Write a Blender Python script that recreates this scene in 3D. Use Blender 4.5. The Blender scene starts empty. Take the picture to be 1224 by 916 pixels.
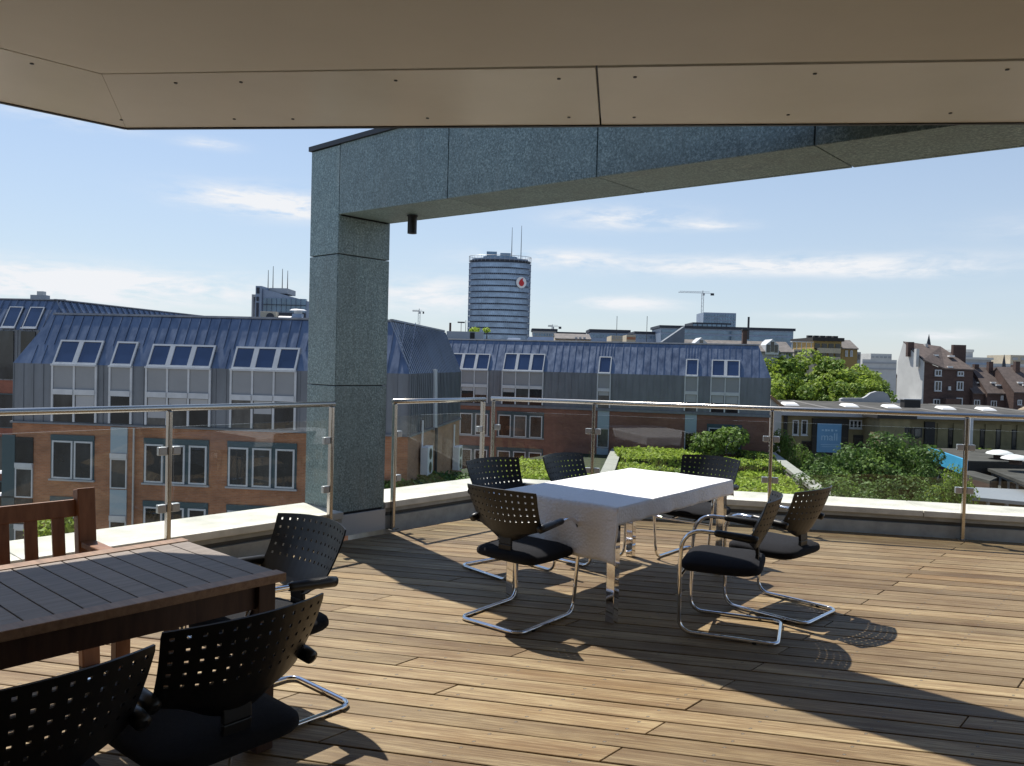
import bpy, bmesh, random
import numpy as np
from math import *
from mathutils import Vector, Matrix
random.seed(7)
S = bpy.context.scene
COL = S.collection
PI = pi

# ------------------------------------------------------------------ camera
W0, H0, FPX = 1224., 916., 954.
EYE = 1.65
PITCH, ROLL = radians(1.4), radians(1.5)
Fv = np.array([0, cos(PITCH), -sin(PITCH)])
R0 = np.array([1., 0, 0]); U0 = np.cross(R0, Fv)
Rv = cos(ROLL)*R0 + sin(ROLL)*U0
Uv = -sin(ROLL)*R0 + cos(ROLL)*U0
CAMP = np.array([0, 0, EYE])
cam = bpy.data.cameras.new('camera'); co = bpy.data.objects.new('camera', cam); COL.objects.link(co)
cam.sensor_width = 36; cam.lens = 36*FPX/W0; cam.clip_start = .05; cam.clip_end = 6000
M = Matrix.Identity(4)
for i in range(3):
    M[i][0] = Rv[i]; M[i][1] = Uv[i]; M[i][2] = -Fv[i]; M[i][3] = CAMP[i]
co.matrix_world = M
S.camera = co

# ------------------------------------------------------------------ sun, sky, exposure
SUN_AZ, SUN_EL = radians(-34), radians(60)       # azimuth from +Y towards +X
SKY_STRENGTH, SUN_STRENGTH = .104, 5.0
S.view_settings.view_transform = 'Standard'
S.view_settings.look = 'None'
S.view_settings.exposure = 0.42
S.view_settings.gamma = 1.0
S.view_settings.use_curve_mapping = False
sl = bpy.data.lights.new('sun', 'SUN'); sl.energy = SUN_STRENGTH; sl.angle = radians(.5); sl.color = (1, .95, .86)
so = bpy.data.objects.new('sun', sl); COL.objects.link(so)
sd = Vector((sin(SUN_AZ)*cos(SUN_EL), cos(SUN_AZ)*cos(SUN_EL), sin(SUN_EL)))
so.rotation_euler = sd.to_track_quat('Z', 'Y').to_euler(); so.location = sd*60


def ray(x, y):
    return Fv + Rv*(x-W0/2)/FPX - Uv*(y-H0/2)/FPX
def Zp(x, y, z=0.):
    d = ray(x, y); return CAMP + d*(z-EYE)/d[2]
def Yp(x, y, D):
    d = ray(x, y); return CAMP + d*D/d[1]


class NT:
    """small helper for node trees"""
    def __init__(s, tree): s.t = tree; s.n = tree.nodes; s.l = tree.links
    def add(s, typ, **kw):
        n = s.n.new(typ)
        for k, v in kw.items(): setattr(n, k, v)
        return n
    def link(s, a, b): s.l.new(a, b)
    def math(s, op, a, b=None, c=None, clamp=False):
        n = s.add('ShaderNodeMath', operation=op, use_clamp=clamp)
        for i, v in enumerate((a, b, c)):
            if v is None: continue
            if isinstance(v, (int, float)): n.inputs[i].default_value = v
            else: s.link(v, n.inputs[i])
        return n.outputs[0]
    def noise(s, vec, scale, detail=4, rough=.55, dist=0.):
        n = s.add('ShaderNodeTexNoise'); n.inputs['Scale'].default_value = scale
        n.inputs['Detail'].default_value = detail; n.inputs['Roughness'].default_value = rough
        n.inputs['Distortion'].default_value = dist
        if vec is not None: s.link(vec, n.inputs['Vector'])
        return n.outputs[0]
    def ramp(s, fac, stops, interp='LINEAR'):
        n = s.add('ShaderNodeValToRGB'); n.color_ramp.interpolation = interp
        e = n.color_ramp.elements
        while len(e) < len(stops): e.new(.5)
        for el, (p, c) in zip(e, stops):
            el.position = p; el.color = (c, c, c, 1) if isinstance(c, (int, float)) else (*c, 1)
        s.link(fac, n.inputs[0]); return n.outputs[0]
    def mix(s, fac, a, b, blend='MIX'):
        n = s.add('ShaderNodeMix', data_type='RGBA', blend_type=blend)
        for sock, v in ((n.inputs[0], fac), (n.inputs[6], a), (n.inputs[7], b)):
            if isinstance(v, (int, float)): sock.default_value = v
            elif isinstance(v, tuple): sock.default_value = (*v, 1)
            else: s.link(v, sock)
        return n.outputs[2]
    def mapping(s, vec, scale=(1, 1, 1), rot=(0, 0, 0)):
        n = s.add('ShaderNodeMapping'); n.inputs['Scale'].default_value = scale; n.inputs['Rotation'].default_value = rot
        s.link(vec, n.inputs['Vector']); return n.outputs[0]


def make_world():
    w = bpy.data.worlds.new('World'); S.world = w; w.use_nodes = True
    t = NT(w.node_tree); t.n.clear()
    out = t.add('ShaderNodeOutputWorld'); bg = t.add('ShaderNodeBackground')
    bg.inputs['Strength'].default_value = SKY_STRENGTH
    sky = t.add('ShaderNodeTexSky', sky_type='NISHITA'); sky.sun_disc = False
    sky.sun_elevation = SUN_EL; sky.sun_rotation = SUN_AZ
    sky.altitude = 50; sky.air_density = 1.0; sky.dust_density = .25; sky.ozone_density = 2.0
    tc = t.add('ShaderNodeTexCoord'); sx = t.add('ShaderNodeSeparateXYZ'); t.link(tc.outputs['Generated'], sx.inputs[0])
    az = t.math('MULTIPLY', t.math('ARCTAN2', sx.outputs[0], sx.outputs[1]), 180/PI)
    el = t.math('MULTIPLY', t.math('ARCSINE', sx.outputs[2]), 180/PI)
    cb = t.add('ShaderNodeCombineXYZ'); t.link(az, cb.inputs[0]); t.link(t.math('MULTIPLY', el, 4.5), cb.inputs[1])
    n1 = t.noise(cb.outputs[0], .16, 7, .62, .6)
    n2 = t.noise(cb.outputs[0], .6, 6, .6, .3)
    nn = t.math('ADD', t.math('MULTIPLY', n1, .7), t.math('MULTIPLY', n2, .3))
    total = None
    # (photo x, y, half width, half height, amount) of each streak of cloud
    for px, py, wx, wy, amt in ((300, 238, 72, 14, 1.25), (350, 250, 60, 12, .9), (90, 338, 260, 20, 1.15), (-200, 330, 300, 30, 1.),
                                (520, 352, 75, 20, .9), (750, 261, 72, 11, 1.0), (850, 270, 40, 5, .7), (660, 308, 90, 9, .8), (930, 318, 190, 10, 1.25),
                                (1090, 326, 80, 6, .7), (748, 363, 58, 8, .95), (1130, 401, 50, 6, .7), (1000, 377, 70, 4, .5),
                                (90, 142, 60, 9, .7), (250, 172, 30, 6, .7), (1500, 250, 200, 18, .9), (1700, 340, 250, 20, .9)):
        d = ray(px, py); a0 = degrees(atan2(d[0], d[1])); e0 = degrees(asin(d[2]/np.linalg.norm(d)))
        k = degrees(1/FPX)*cos(radians(a0))
        # streaks follow the photo's slope a little
        ua = t.math('DIVIDE', t.math('SUBTRACT', az, a0), wx*k)
        ub = t.math('DIVIDE', t.math('SUBTRACT', el, e0), wy*k)
        q = t.math('ADD', t.math('MULTIPLY', ua, ua), t.math('MULTIPLY', ub, ub))
        g = t.math('MULTIPLY', t.math('EXPONENT', t.math('MULTIPLY', q, -1.)), amt)
        total = g if total is None else t.math('ADD', total, g)
    dens = t.math('MULTIPLY', total, t.ramp(nn, ((.38, 0.), (.58, 1.))))
    dens = t.math('MULTIPLY', dens, 1.25, clamp=True)
    hor = t.math('MULTIPLY', t.math('EXPONENT', t.math('MULTIPLY', t.math('MULTIPLY', el, el), -1/420.)), .65)   # pale haze low in the sky
    base = t.mix(hor, sky.outputs[0], (4.0, 4.55, 5.35))
    colr = t.mix(dens, base, (6.3, 6.45, 6.7))
    t.link(colr, bg.inputs[0]); t.link(bg.outputs[0], out.inputs[0])
make_world()

# ------------------------------------------------------------------ materials
def mat(name, base, rough=.6, metal=0., spec=.5, var=0., vscale=4., bump=0., bscale=60., coat=0., coords='Object', stretch=(1, 1, 1), island=0., trans=0.):
    m = bpy.data.materials.new(name); m.use_nodes = True; t = NT(m.node_tree)
    b = m.node_tree.nodes['Principled BSDF']
    b.inputs['Base Color'].default_value = (*base, 1); b.inputs['Roughness'].default_value = rough
    b.inputs['Metallic'].default_value = metal; b.inputs['Specular IOR Level'].default_value = spec
    b.inputs['Coat Weight'].default_value = coat
    tc = t.add('ShaderNodeTexCoord'); v = t.mapping(tc.outputs[coords], stretch)
    c = None
    if var:
        f = t.noise(v, vscale, 6, .6)
        lo = tuple(x*(1-var) for x in base); hi = tuple(min(1, x*(1+var)) for x in base)
        c = t.ramp(f, ((.28, lo), (.72, hi)))
    if island:
        g = t.add('ShaderNodeNewGeometry')
        k = t.math('ADD', t.math('MULTIPLY', g.outputs['Random Per Island'], 2*island), 1-island)
        kk = t.add('ShaderNodeCombineXYZ')
        for i in range(3): t.link(k, kk.inputs[i])
        c = t.mix(1., c if c is not None else base, kk.outputs[0], 'MULTIPLY')
    if c is not None: t.link(c, b.inputs['Base Color'])
    if bump:
        bn = t.add('ShaderNodeBump'); bn.inputs['Strength'].default_value = bump; bn.inputs['Distance'].default_value = .01
        t.link(t.noise(v, bscale, 3, .5), bn.inputs['Height']); t.link(bn.outputs[0], b.inputs['Normal'])
    if trans:
        tr = t.add('ShaderNodeBsdfTranslucent'); mx = t.add('ShaderNodeMixShader'); mx.inputs[0].default_value = trans
        if c is not None: t.link(c, tr.inputs[0])
        else: tr.inputs[0].default_value = (*base, 1)
        t.link(b.outputs[0], mx.inputs[1]); t.link(tr.outputs[0], mx.inputs[2])
        t.link(mx.outputs[0], m.node_tree.nodes['Material Output'].inputs[0])
    return m


def mat_deck():
    m = bpy.data.materials.new('weathered_deck_wood'); m.use_nodes = True; t = NT(m.node_tree)
    b = m.node_tree.nodes['Principled BSDF']
    tc = t.add('ShaderNodeTexCoord'); g = t.add('ShaderNodeNewGeometry'); r = g.outputs['Random Per Island']
    off = t.add('ShaderNodeCombineXYZ'); t.link(t.math('MULTIPLY', r, 37.), off.inputs[0]); t.link(t.math('MULTIPLY', r, 91.), off.inputs[1])
    va = t.add('ShaderNodeVectorMath', operation='ADD'); t.link(tc.outputs['Object'], va.inputs[0]); t.link(off.outputs[0], va.inputs[1])
    grain = t.noise(t.mapping(va.outputs[0], (1.5, 38, 20)), 1., 7, .72, .6)
    fine = t.noise(t.mapping(va.outputs[0], (9, 260, 60)), 1., 3, .6)
    broad = t.noise(t.mapping(va.outputs[0], (.9, 5, 4)), 1., 4, .6)
    base = t.ramp(r, ((0., (.31, .225, .105)), (.16, (.17, .105, .040)), (.33, (.40, .31, .17)), (.5, (.135, .078, .028)), (.66, (.29, .205, .092)), (.82, (.20, .128, .050)), (1., (.46, .37, .215))))
    grey = t.mix(t.ramp(broad, ((.35, 0.), (.7, .75))), base, (.40, .325, .195))
    brn = t.mix(t.ramp(t.noise(t.mapping(va.outputs[0], (1.1, 11, 4)), 1., 5, .6), ((.44, 0.), (.66, .9))), grey, (.135, .074, .025))
    c = t.mix(t.ramp(grain, ((.32, .80), (.60, 0.))), brn, (.15, .088, .042))
    c = t.mix(t.ramp(fine, ((.34, .6), (.52, 0.))), c, (.115, .072, .04))
    mid = t.noise(t.mapping(va.outputs[0], (3.2, 95, 30)), 1., 5, .6, .5)
    c = t.mix(t.ramp(mid, ((.36, .7), (.55, 0.))), c, (.105, .060, .024))
    c = t.mix(t.ramp(mid, ((.56, 0.), (.74, .45))), c, (.47, .385, .24))
    c = t.mix(1., c, t.ramp(t.math('FRACT', t.math('MULTIPLY', r, 7.31)), ((0., (.66, .62, .56)), (.5, (1., .98, .95)), (1., (1.24, 1.22, 1.16)))), 'MULTIPLY')
    wear = t.noise(t.mapping(tc.outputs['Object'], (.5, .5, 1)), 1.4, 5, .6)
    c = t.mix(t.ramp(wear, ((.45, 0.), (.75, .3))), c, (.42, .35, .225))
    sx = t.add('ShaderNodeSeparateXYZ'); t.link(tc.outputs['Object'], sx.inputs[0])
    xx = t.math('SUBTRACT', sx.outputs[0], t.math('MULTIPLY', sx.outputs[1], .577))
    fx = t.math('MULTIPLY', t.math('SUBTRACT', t.math('FRACT', t.math('ADD', t.math('DIVIDE', xx, .4658), .43)), .5), .4658)
    fy = t.math('FRACT', t.math('DIVIDE', t.math('ADD', sx.outputs[1], 6.), .1525))
    fy = t.math('MULTIPLY', t.math('SUBTRACT', t.math('ABSOLUTE', t.math('SUBTRACT', fy, .5)), .28), .1525)
    dd = t.math('SQRT', t.math('ADD', t.math('MULTIPLY', fx, fx), t.math('MULTIPLY', fy, fy)))
    c = t.mix(t.math('LESS_THAN', dd, .0046), c, (.16, .145, .125))
    c = t.mix(t.math('MULTIPLY', t.math('LESS_THAN', t.math('ABSOLUTE', t.math('SUBTRACT', dd, .0062)), .0016), .8), c, (.05, .035, .02))
    t.link(c, b.inputs['Base Color'])
    b.inputs['Specular IOR Level'].default_value = .35
    t.link(t.ramp(grain, ((.3, .72), (.7, .5))), b.inputs['Roughness'])
    bn = t.add('ShaderNodeBump'); bn.inputs['Strength'].default_value = .5; bn.inputs['Distance'].default_value = .004
    t.link(t.math('ADD', grain, t.math('MULTIPLY', fine, .5)), bn.inputs['Height']); t.link(bn.outputs[0], b.inputs['Normal'])
    return m


def mat_granite():
    m = bpy.data.materials.new('green_granite'); m.use_nodes = True; t = NT(m.node_tree)
    b = m.node_tree.nodes['Principled BSDF']; tc = t.add('ShaderNodeTexCoord'); o = tc.outputs['Object']
    n1 = t.noise(o, 62, 3, .7); n2 = t.noise(o, 130, 2, .6); n3 = t.noise(t.mapping(o, (1, 1, .55)), 2.2, 5, .6)
    c = t.ramp(n1, ((.34, (.075, .125, .135)), (.5, (.165, .25, .265)), (.64, (.36, .47, .48))))  # blue-green stone, its blue deepened in the colour for reflected sky
    c = t.mix(t.ramp(n2, ((.52, 0.), (.66, .75))), c, (.06, .08, .08))
    c = t.mix(t.ramp(n3, ((.35, .35), (.6, 0.))), c, (.12, .15, .14))
    c = t.mix(t.ramp(t.noise(t.mapping(o, (3, 3, .5)), 2.4, 4, .6), ((.60, 0.), (.78, .35))), c, (.40, .45, .43))
    g = t.add('ShaderNodeNewGeometry'); ri = g.outputs['Random Per Island']
    c = t.mix(1., c, t.ramp(ri, ((0., (.80, .84, .86)), (.5, (1.02, 1.0, .98)), (1., (1.12, 1.14, 1.12)))), 'MULTIPLY')
    st = t.noise(t.mapping(o, (9, 9, .35)), 1., 5, .65); c = t.mix(t.ramp(st, ((.52, 0.), (.75, .45))), c, (.09, .12, .12))
    c = t.mix(t.ramp(t.noise(o, 7, 5, .7), ((.45, 0.), (.7, .35))), c, (.24, .33, .33))
    t.link(c, b.inputs['Base Color']); b.inputs['Roughness'].default_value = .42; b.inputs['Specular IOR Level'].default_value = .55
    bn = t.add('ShaderNodeBump'); bn.inputs['Strength'].default_value = .35; bn.inputs['Distance'].default_value = .004
    t.link(n1, bn.inputs['Height']); t.link(bn.outputs[0], b.inputs['Normal'])
    return m


def mat_brick(name, a, bcol, mortar, scale=1., rough=.85, ang=0.):
    m = bpy.data.materials.new(name); m.use_nodes = True; t = NT(m.node_tree)
    b = m.node_tree.nodes['Principled BSDF']; tc = t.add('ShaderNodeTexCoord'); o = tc.outputs['Object']
    sx = t.add('ShaderNodeSeparateXYZ'); t.link(o, sx.inputs[0])
    h = t.math('ADD', t.math('MULTIPLY', sx.outputs[0], sin(ang)), t.math('MULTIPLY', sx.outputs[1], cos(ang)))
    cb = t.add('ShaderNodeCombineXYZ'); t.link(h, cb.inputs[0]); t.link(sx.outputs[2], cb.inputs[1])
    br = t.add('ShaderNodeTexBrick'); t.link(cb.outputs[0], br.inputs['Vector'])
    br.inputs['Color1'].default_value = (*a, 1); br.inputs['Color2'].default_value = (*bcol, 1); br.inputs['Mortar'].default_value = (*mortar, 1)
    br.inputs['Scale'].default_value = scale; br.inputs['Brick Width'].default_value = .25; br.inputs['Row Height'].default_value = .0833
    br.inputs['Mortar Size'].default_value = .007; br.inputs['Bias'].default_value = -.1
    n = t.noise(t.mapping(o, (.35, .35, .9)), 1.1, 6, .65)
    c = t.mix(1., br.outputs[0], t.ramp(n, ((.3, .70), (.7, 1.22))), 'MULTIPLY')
    st = t.noise(t.mapping(o, (1.6, 1.6, .12)), 1., 4, .6)
    c = t.mix(t.ramp(st, ((.58, 0.), (.8, .35))), c, (a[0]*.45, a[1]*.5, a[2]*.6))
    t.link(c, b.inputs['Base Color']); b.inputs['Roughness'].default_value = rough
    return m


def mat_zinc(name, base, rough=.42, metal=.75):
    m = bpy.data.materials.new(name); m.use_nodes = True; t = NT(m.node_tree)
    b = m.node_tree.nodes['Principled BSDF']; tc = t.add('ShaderNodeTexCoord'); o = tc.outputs['Object']
    n = t.noise(t.mapping(o, (2.2, 2.2, .35)), 1., 5, .65); n2 = t.noise(t.mapping(o, (.5, .5, .5)), 1., 4, .6)
    lo = tuple(x*.72 for x in base); hi = tuple(min(1, x*1.28) for x in base)
    c = t.ramp(t.math('ADD', t.math('MULTIPLY', n, .65), t.math('MULTIPLY', n2, .35)), ((.32, lo), (.68, hi)))
    t.link(c, b.inputs['Base Color']); b.inputs['Metallic'].default_value = metal
    t.link(t.ramp(n, ((.3, rough-.1), (.7, rough+.14))), b.inputs['Roughness'])
    bn = t.add('ShaderNodeBump'); bn.inputs['Strength'].default_value = .25; bn.inputs['Distance'].default_value = .05
    t.link(t.noise(t.mapping(o, (1.4, 1.4, .5)), 1., 2, .5), bn.inputs['Height']); t.link(bn.outputs[0], b.inputs['Normal'])
    return m


def mat_glass_sheet():
    m = bpy.data.materials.new('balustrade_glass'); m.use_nodes = True; t = NT(m.node_tree); t.n.clear()
    out = t.add('ShaderNodeOutputMaterial'); tr = t.add('ShaderNodeBsdfTransparent'); tr.inputs[0].default_value = (.955, .975, .965, 1)
    gl = t.add('ShaderNodeBsdfGlossy'); gl.inputs['Roughness'].default_value = 0.; gl.inputs[0].default_value = (.95, .97, 1, 1)
    lw = t.add('ShaderNodeLayerWeight'); lw.inputs[0].default_value = .5
    f = t.math('POWER', lw.outputs['Facing'], 5.); f = t.math('ADD', t.math('MULTIPLY', f, .92), .030)
    mx = t.add('ShaderNodeMixShader'); t.link(f, mx.inputs[0]); t.link(tr.outputs[0], mx.inputs[1]); t.link(gl.outputs[0], mx.inputs[2])
    t.link(mx.outputs[0], out.inputs[0]); return m


def mat_wood(name, base, dark, axis_scale, rough=.55, spec=.4):
    m = bpy.data.materials.new(name); m.use_nodes = True; t = NT(m.node_tree)
    b = m.node_tree.nodes['Principled BSDF']; tc = t.add('ShaderNodeTexCoord'); g = t.add('ShaderNodeNewGeometry')
    off = t.add('ShaderNodeCombineXYZ'); t.link(t.math('MULTIPLY', g.outputs['Random Per Island'], 29.), off.inputs[2])
    va = t.add('ShaderNodeVectorMath', operation='ADD'); t.link(tc.outputs['Object'], va.inputs[0]); t.link(off.outputs[0], va.inputs[1])
    n = t.noise(t.mapping(va.outputs[0], axis_scale), 1., 6, .65, .3)
    c = t.ramp(n, ((.3, dark), (.68, base)))
    k = t.ramp(g.outputs['Random Per Island'], ((0., .8), (1., 1.15)))
    c = t.mix(1., c, k, 'MULTIPLY')
    t.link(c, b.inputs['Base Color']); b.inputs['Roughness'].default_value = rough; b.inputs['Specular IOR Level'].default_value = spec
    bn = t.add('ShaderNodeBump'); bn.inputs['Strength'].default_value = .25; bn.inputs['Distance'].default_value = .003
    t.link(n, bn.inputs['Height']); t.link(bn.outputs[0], b.inputs['Normal'])
    return m


def mat_cloth():
    m = bpy.data.materials.new('white_waffle_cloth'); m.use_nodes = True; t = NT(m.node_tree)
    b = m.node_tree.nodes['Principled BSDF']; tc = t.add('ShaderNodeTexCoord')
    b.inputs['Base Color'].default_value = (.80, .79, .80, 1); b.inputs['Roughness'].default_value = .85; b.inputs['Specular IOR Level'].default_value = .2
    v = t.add('ShaderNodeTexVoronoi'); v.inputs['Scale'].default_value = 55; t.link(tc.outputs['Object'], v.inputs['Vector'])
    n = t.noise(tc.outputs['Object'], 9, 4, .6)
    bn = t.add('ShaderNodeBump'); bn.inputs['Strength'].default_value = .75; bn.inputs['Distance'].default_value = .005
    t.link(t.math('ADD', v.outputs['Distance'], t.math('MULTIPLY', n, 1.2)), bn.inputs['Height']); t.link(bn.outputs[0], b.inputs['Normal'])
    return m


def mat_tiles(name, a, bcol):
    m = mat(name, a, .85, var=.35, vscale=1.3)
    t = NT(m.node_tree); b = m.node_tree.nodes['Principled BSDF']
    tc = t.add('ShaderNodeTexCoord'); w = t.add('ShaderNodeTexWave'); w.bands_direction = 'Z'
    w.inputs['Scale'].default_value = 1.5; t.link(tc.outputs['Object'], w.inputs['Vector'])
    bn = t.add('ShaderNodeBump'); bn.inputs['Strength'].default_value = .5; bn.inputs['Distance'].default_value = .05
    t.link(w.outputs[0], bn.inputs['Height']); t.link(bn.outputs[0], b.inputs['Normal'])
    return m


DECK = mat_deck(); GRANITE = mat_granite(); GLASS = mat_glass_sheet(); CLOTH = mat_cloth()
STEEL = mat('brushed_stainless', (.50, .475, .44), .24, 1., bump=.04, bscale=200)
CHROME = mat('chrome', (.80, .80, .82), .06, 1.)
BLACKP = mat('black_plastic', (.007, .007, .008), .38, spec=.45, bump=.03, bscale=300)
FABRIC = mat('black_fabric', (.012, .0125, .016), .95, spec=.25, var=.15, vscale=90, bump=.25, bscale=500)
SOFFIT = mat('beige_metal_panel', (.78, .765, .70), .24, spec=.5, var=.05, vscale=1.2, bump=.35, bscale=1.6)
SOFFIT2 = mat('beige_plaster_soffit', (.70, .675, .61), .55, spec=.4, var=.06, vscale=.9)
DARKM = mat('dark_metal', (.035, .038, .045), .45, .3)
COPING = mat('pale_stone_coping', (.54, .52, .46), .7, var=.26, vscale=3.2, bump=.12, bscale=40)
CONC = mat('parapet_concrete', (.34, .34, .31), .8, var=.22, vscale=6, bump=.15, bscale=50)
GROOVE = mat('parapet_groove', (.09, .09, .085), .7)
SKIRT = mat('grey_metal_skirting', (.42, .43, .44), .4, .2)
TEAK_T = mat_wood('grey_brown_teak_top', (.28, .232, .195), (.165, .132, .108), (60, 3, 20), .55)
TEAK_F = mat_wood('brown_teak_frame', (.36, .225, .14), (.20, .115, .068), (4, 40, 40), .5)
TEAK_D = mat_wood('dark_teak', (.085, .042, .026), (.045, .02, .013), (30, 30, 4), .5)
BENCHW = mat_wood('red_brown_bench_wood', (.30, .145, .075), (.17, .07, .035), (20, 20, 3), .5)
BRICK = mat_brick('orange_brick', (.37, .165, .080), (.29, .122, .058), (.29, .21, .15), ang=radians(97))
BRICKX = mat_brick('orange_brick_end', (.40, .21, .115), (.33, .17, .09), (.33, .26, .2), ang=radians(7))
BRICK2 = mat_brick('red_brown_brick', (.235, .105, .07), (.19, .08, .055), (.22, .15, .12), ang=radians(104))
BRICKD = mat_brick('sooty_house_brick', (.085, .050, .041), (.066, .038, .031), (.10, .07, .06), ang=radians(95))
BRICKO = mat_brick('dark_red_brick', (.26, .09, .055), (.2, .07, .045), (.2, .12, .09), ang=radians(97))
ZINC = mat_zinc('zinc_slope', (.185, .220, .285), .40, .85)  # same zinc as the walls, blue sky reflection put into its colour
ZINCV = mat_zinc('zinc_wall', (.17, .185, .205), .55, .5)
ROOFTOP = mat('flat_roof_gravel', (.30, .29, .27), .9, var=.2, vscale=1.5)
WFRAME = mat('white_window_frame', (.50, .52, .535), .5, var=.10, vscale=2)
SPANDREL = mat('grey_spandrel', (.25, .26, .27), .5, var=.06, vscale=1)
TEALF = mat('teal_window_frame', (.035, .07, .085), .45)
def mat_pane():
    m = bpy.data.materials.new('window_pane'); m.use_nodes = True; t = NT(m.node_tree); b = m.node_tree.nodes['Principled BSDF']
    oi = t.add('ShaderNodeObjectInfo'); tc = t.add('ShaderNodeTexCoord')
    room = t.ramp(oi.outputs['Random'], ((0., (.010, .013, .016)), (.35, (.022, .026, .03)), (.6, (.045, .048, .048)), (.8, (.10, .10, .095)), (1., (.17, .165, .15))), 'CONSTANT')
    n = t.noise(t.mapping(tc.outputs['Object'], (1.1, 1.1, .5)), 1., 4, .6)
    c = t.mix(1., room, t.ramp(n, ((.35, .45), (.65, 1.3))), 'MULTIPLY')
    t.link(c, b.inputs['Base Color']); b.inputs['Roughness'].default_value = .05; b.inputs['Specular IOR Level'].default_value = .55
    bn = t.add('ShaderNodeBump'); bn.inputs['Strength'].default_value = .06; bn.inputs['Distance'].default_value = .05
    t.link(t.noise(tc.outputs['Object'], .9, 2, .5), bn.inputs['Height']); t.link(bn.outputs[0], b.inputs['Normal']); return m
PANE = mat_pane()
PANE_B = mat('roof_window_pane', (.022, .04, .10), .04, spec=1., coat=.6, var=.3, vscale=.35)  # blue base stands in for sky mirrored in the tilted panes
PANEL_L = mat('pale_blue_panel', (.30, .38, .43), .4)
FOL_D = mat('dark_foliage', (.085, .150, .034), .6, spec=.3, island=.45, trans=.30)
FOL_M = mat('green_foliage', (.135, .215, .040), .6, spec=.3, island=.45, trans=.35)
FOL_L = mat('bright_foliage', (.25, .34, .05), .6, spec=.3, island=.40, trans=.40)
FOL_Y = mat('yellow_green_hedge', (.34, .44, .06), .6, spec=.3, island=.38, trans=.35)
BARK = mat('bark', (.10, .075, .055), .9, var=.3, vscale=6)
SOIL = mat('planting_soil', (.06, .055, .035), .95, var=.3, vscale=2)
GROUNDM = mat('street_ground', (.16, .155, .145), .9, var=.25, vscale=.05)
COURT = mat('courtyard_paving', (.36, .34, .31), .85, var=.15, vscale=.6)
TARROOF = mat('bitumen_roof', (.085, .083, .078), .95, spec=.1, var=.35, vscale=.5)
TARROOF2 = mat('bitumen_strip', (.16, .155, .148), .95, spec=.1, var=.2, vscale=1)
YELLOW = mat('ochre_render', (.215, .18, .095), .85, var=.22, vscale=1.2)
DKTRIM = mat('dark_trim', (.022, .020, .019), .7)
SKYLIGHT = mat('milky_skylight', (.80, .80, .78), .4)
TOWERG = mat('tower_glass', (.30, .40, .54), .20, .35, spec=.8, var=.35, vscale=.25)
TOWERD = mat('tower_slab', (.020, .026, .042), .5)
BLUEGL = mat('blue_glass', (.11, .19, .28), .1, .2, spec=.9, var=.4, vscale=.25)
BLUEM = mat('blue_grey_metal', (.24, .30, .40), .45, .3, var=.1, vscale=1)
WHITER = mat('white_render', (.53, .53, .51), .8, var=.1, vscale=.4)
GREYR = mat('grey_render', (.36, .37, .38), .8, var=.1, vscale=.3)
CREAMR = mat('cream_render', (.46, .40, .30), .8, var=.12, vscale=.3)
OCHRE2 = mat('yellow_brick', (.32, .22, .08), .8, var=.12, vscale=.3)
TILES = mat_tiles('brown_roof_tiles', (.105, .080, .070), (.1, .06, .05))
TILES2 = mat_tiles('grey_roof_tiles', (.15, .135, .125), (.1, .06, .05))
REDM = mat('red_enamel', (.55, .015, .02), .4)
WHITEM = mat('white_enamel', (.80, .80, .80), .4)
POSTERB = mat('blue_poster', (.14, .33, .56), .5, var=.08, vscale=.8)
BLUEBAND = mat('cyan_band', (.06, .36, .62), .5, var=.12, vscale=1.)
GALV = mat('galvanised_steel', (.42, .43, .44), .4, .6)
RUBBLE = mat('straw_coloured_rubble', (.30, .235, .16), .9, var=.4, vscale=2.5, bump=.6, bscale=6)

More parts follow.
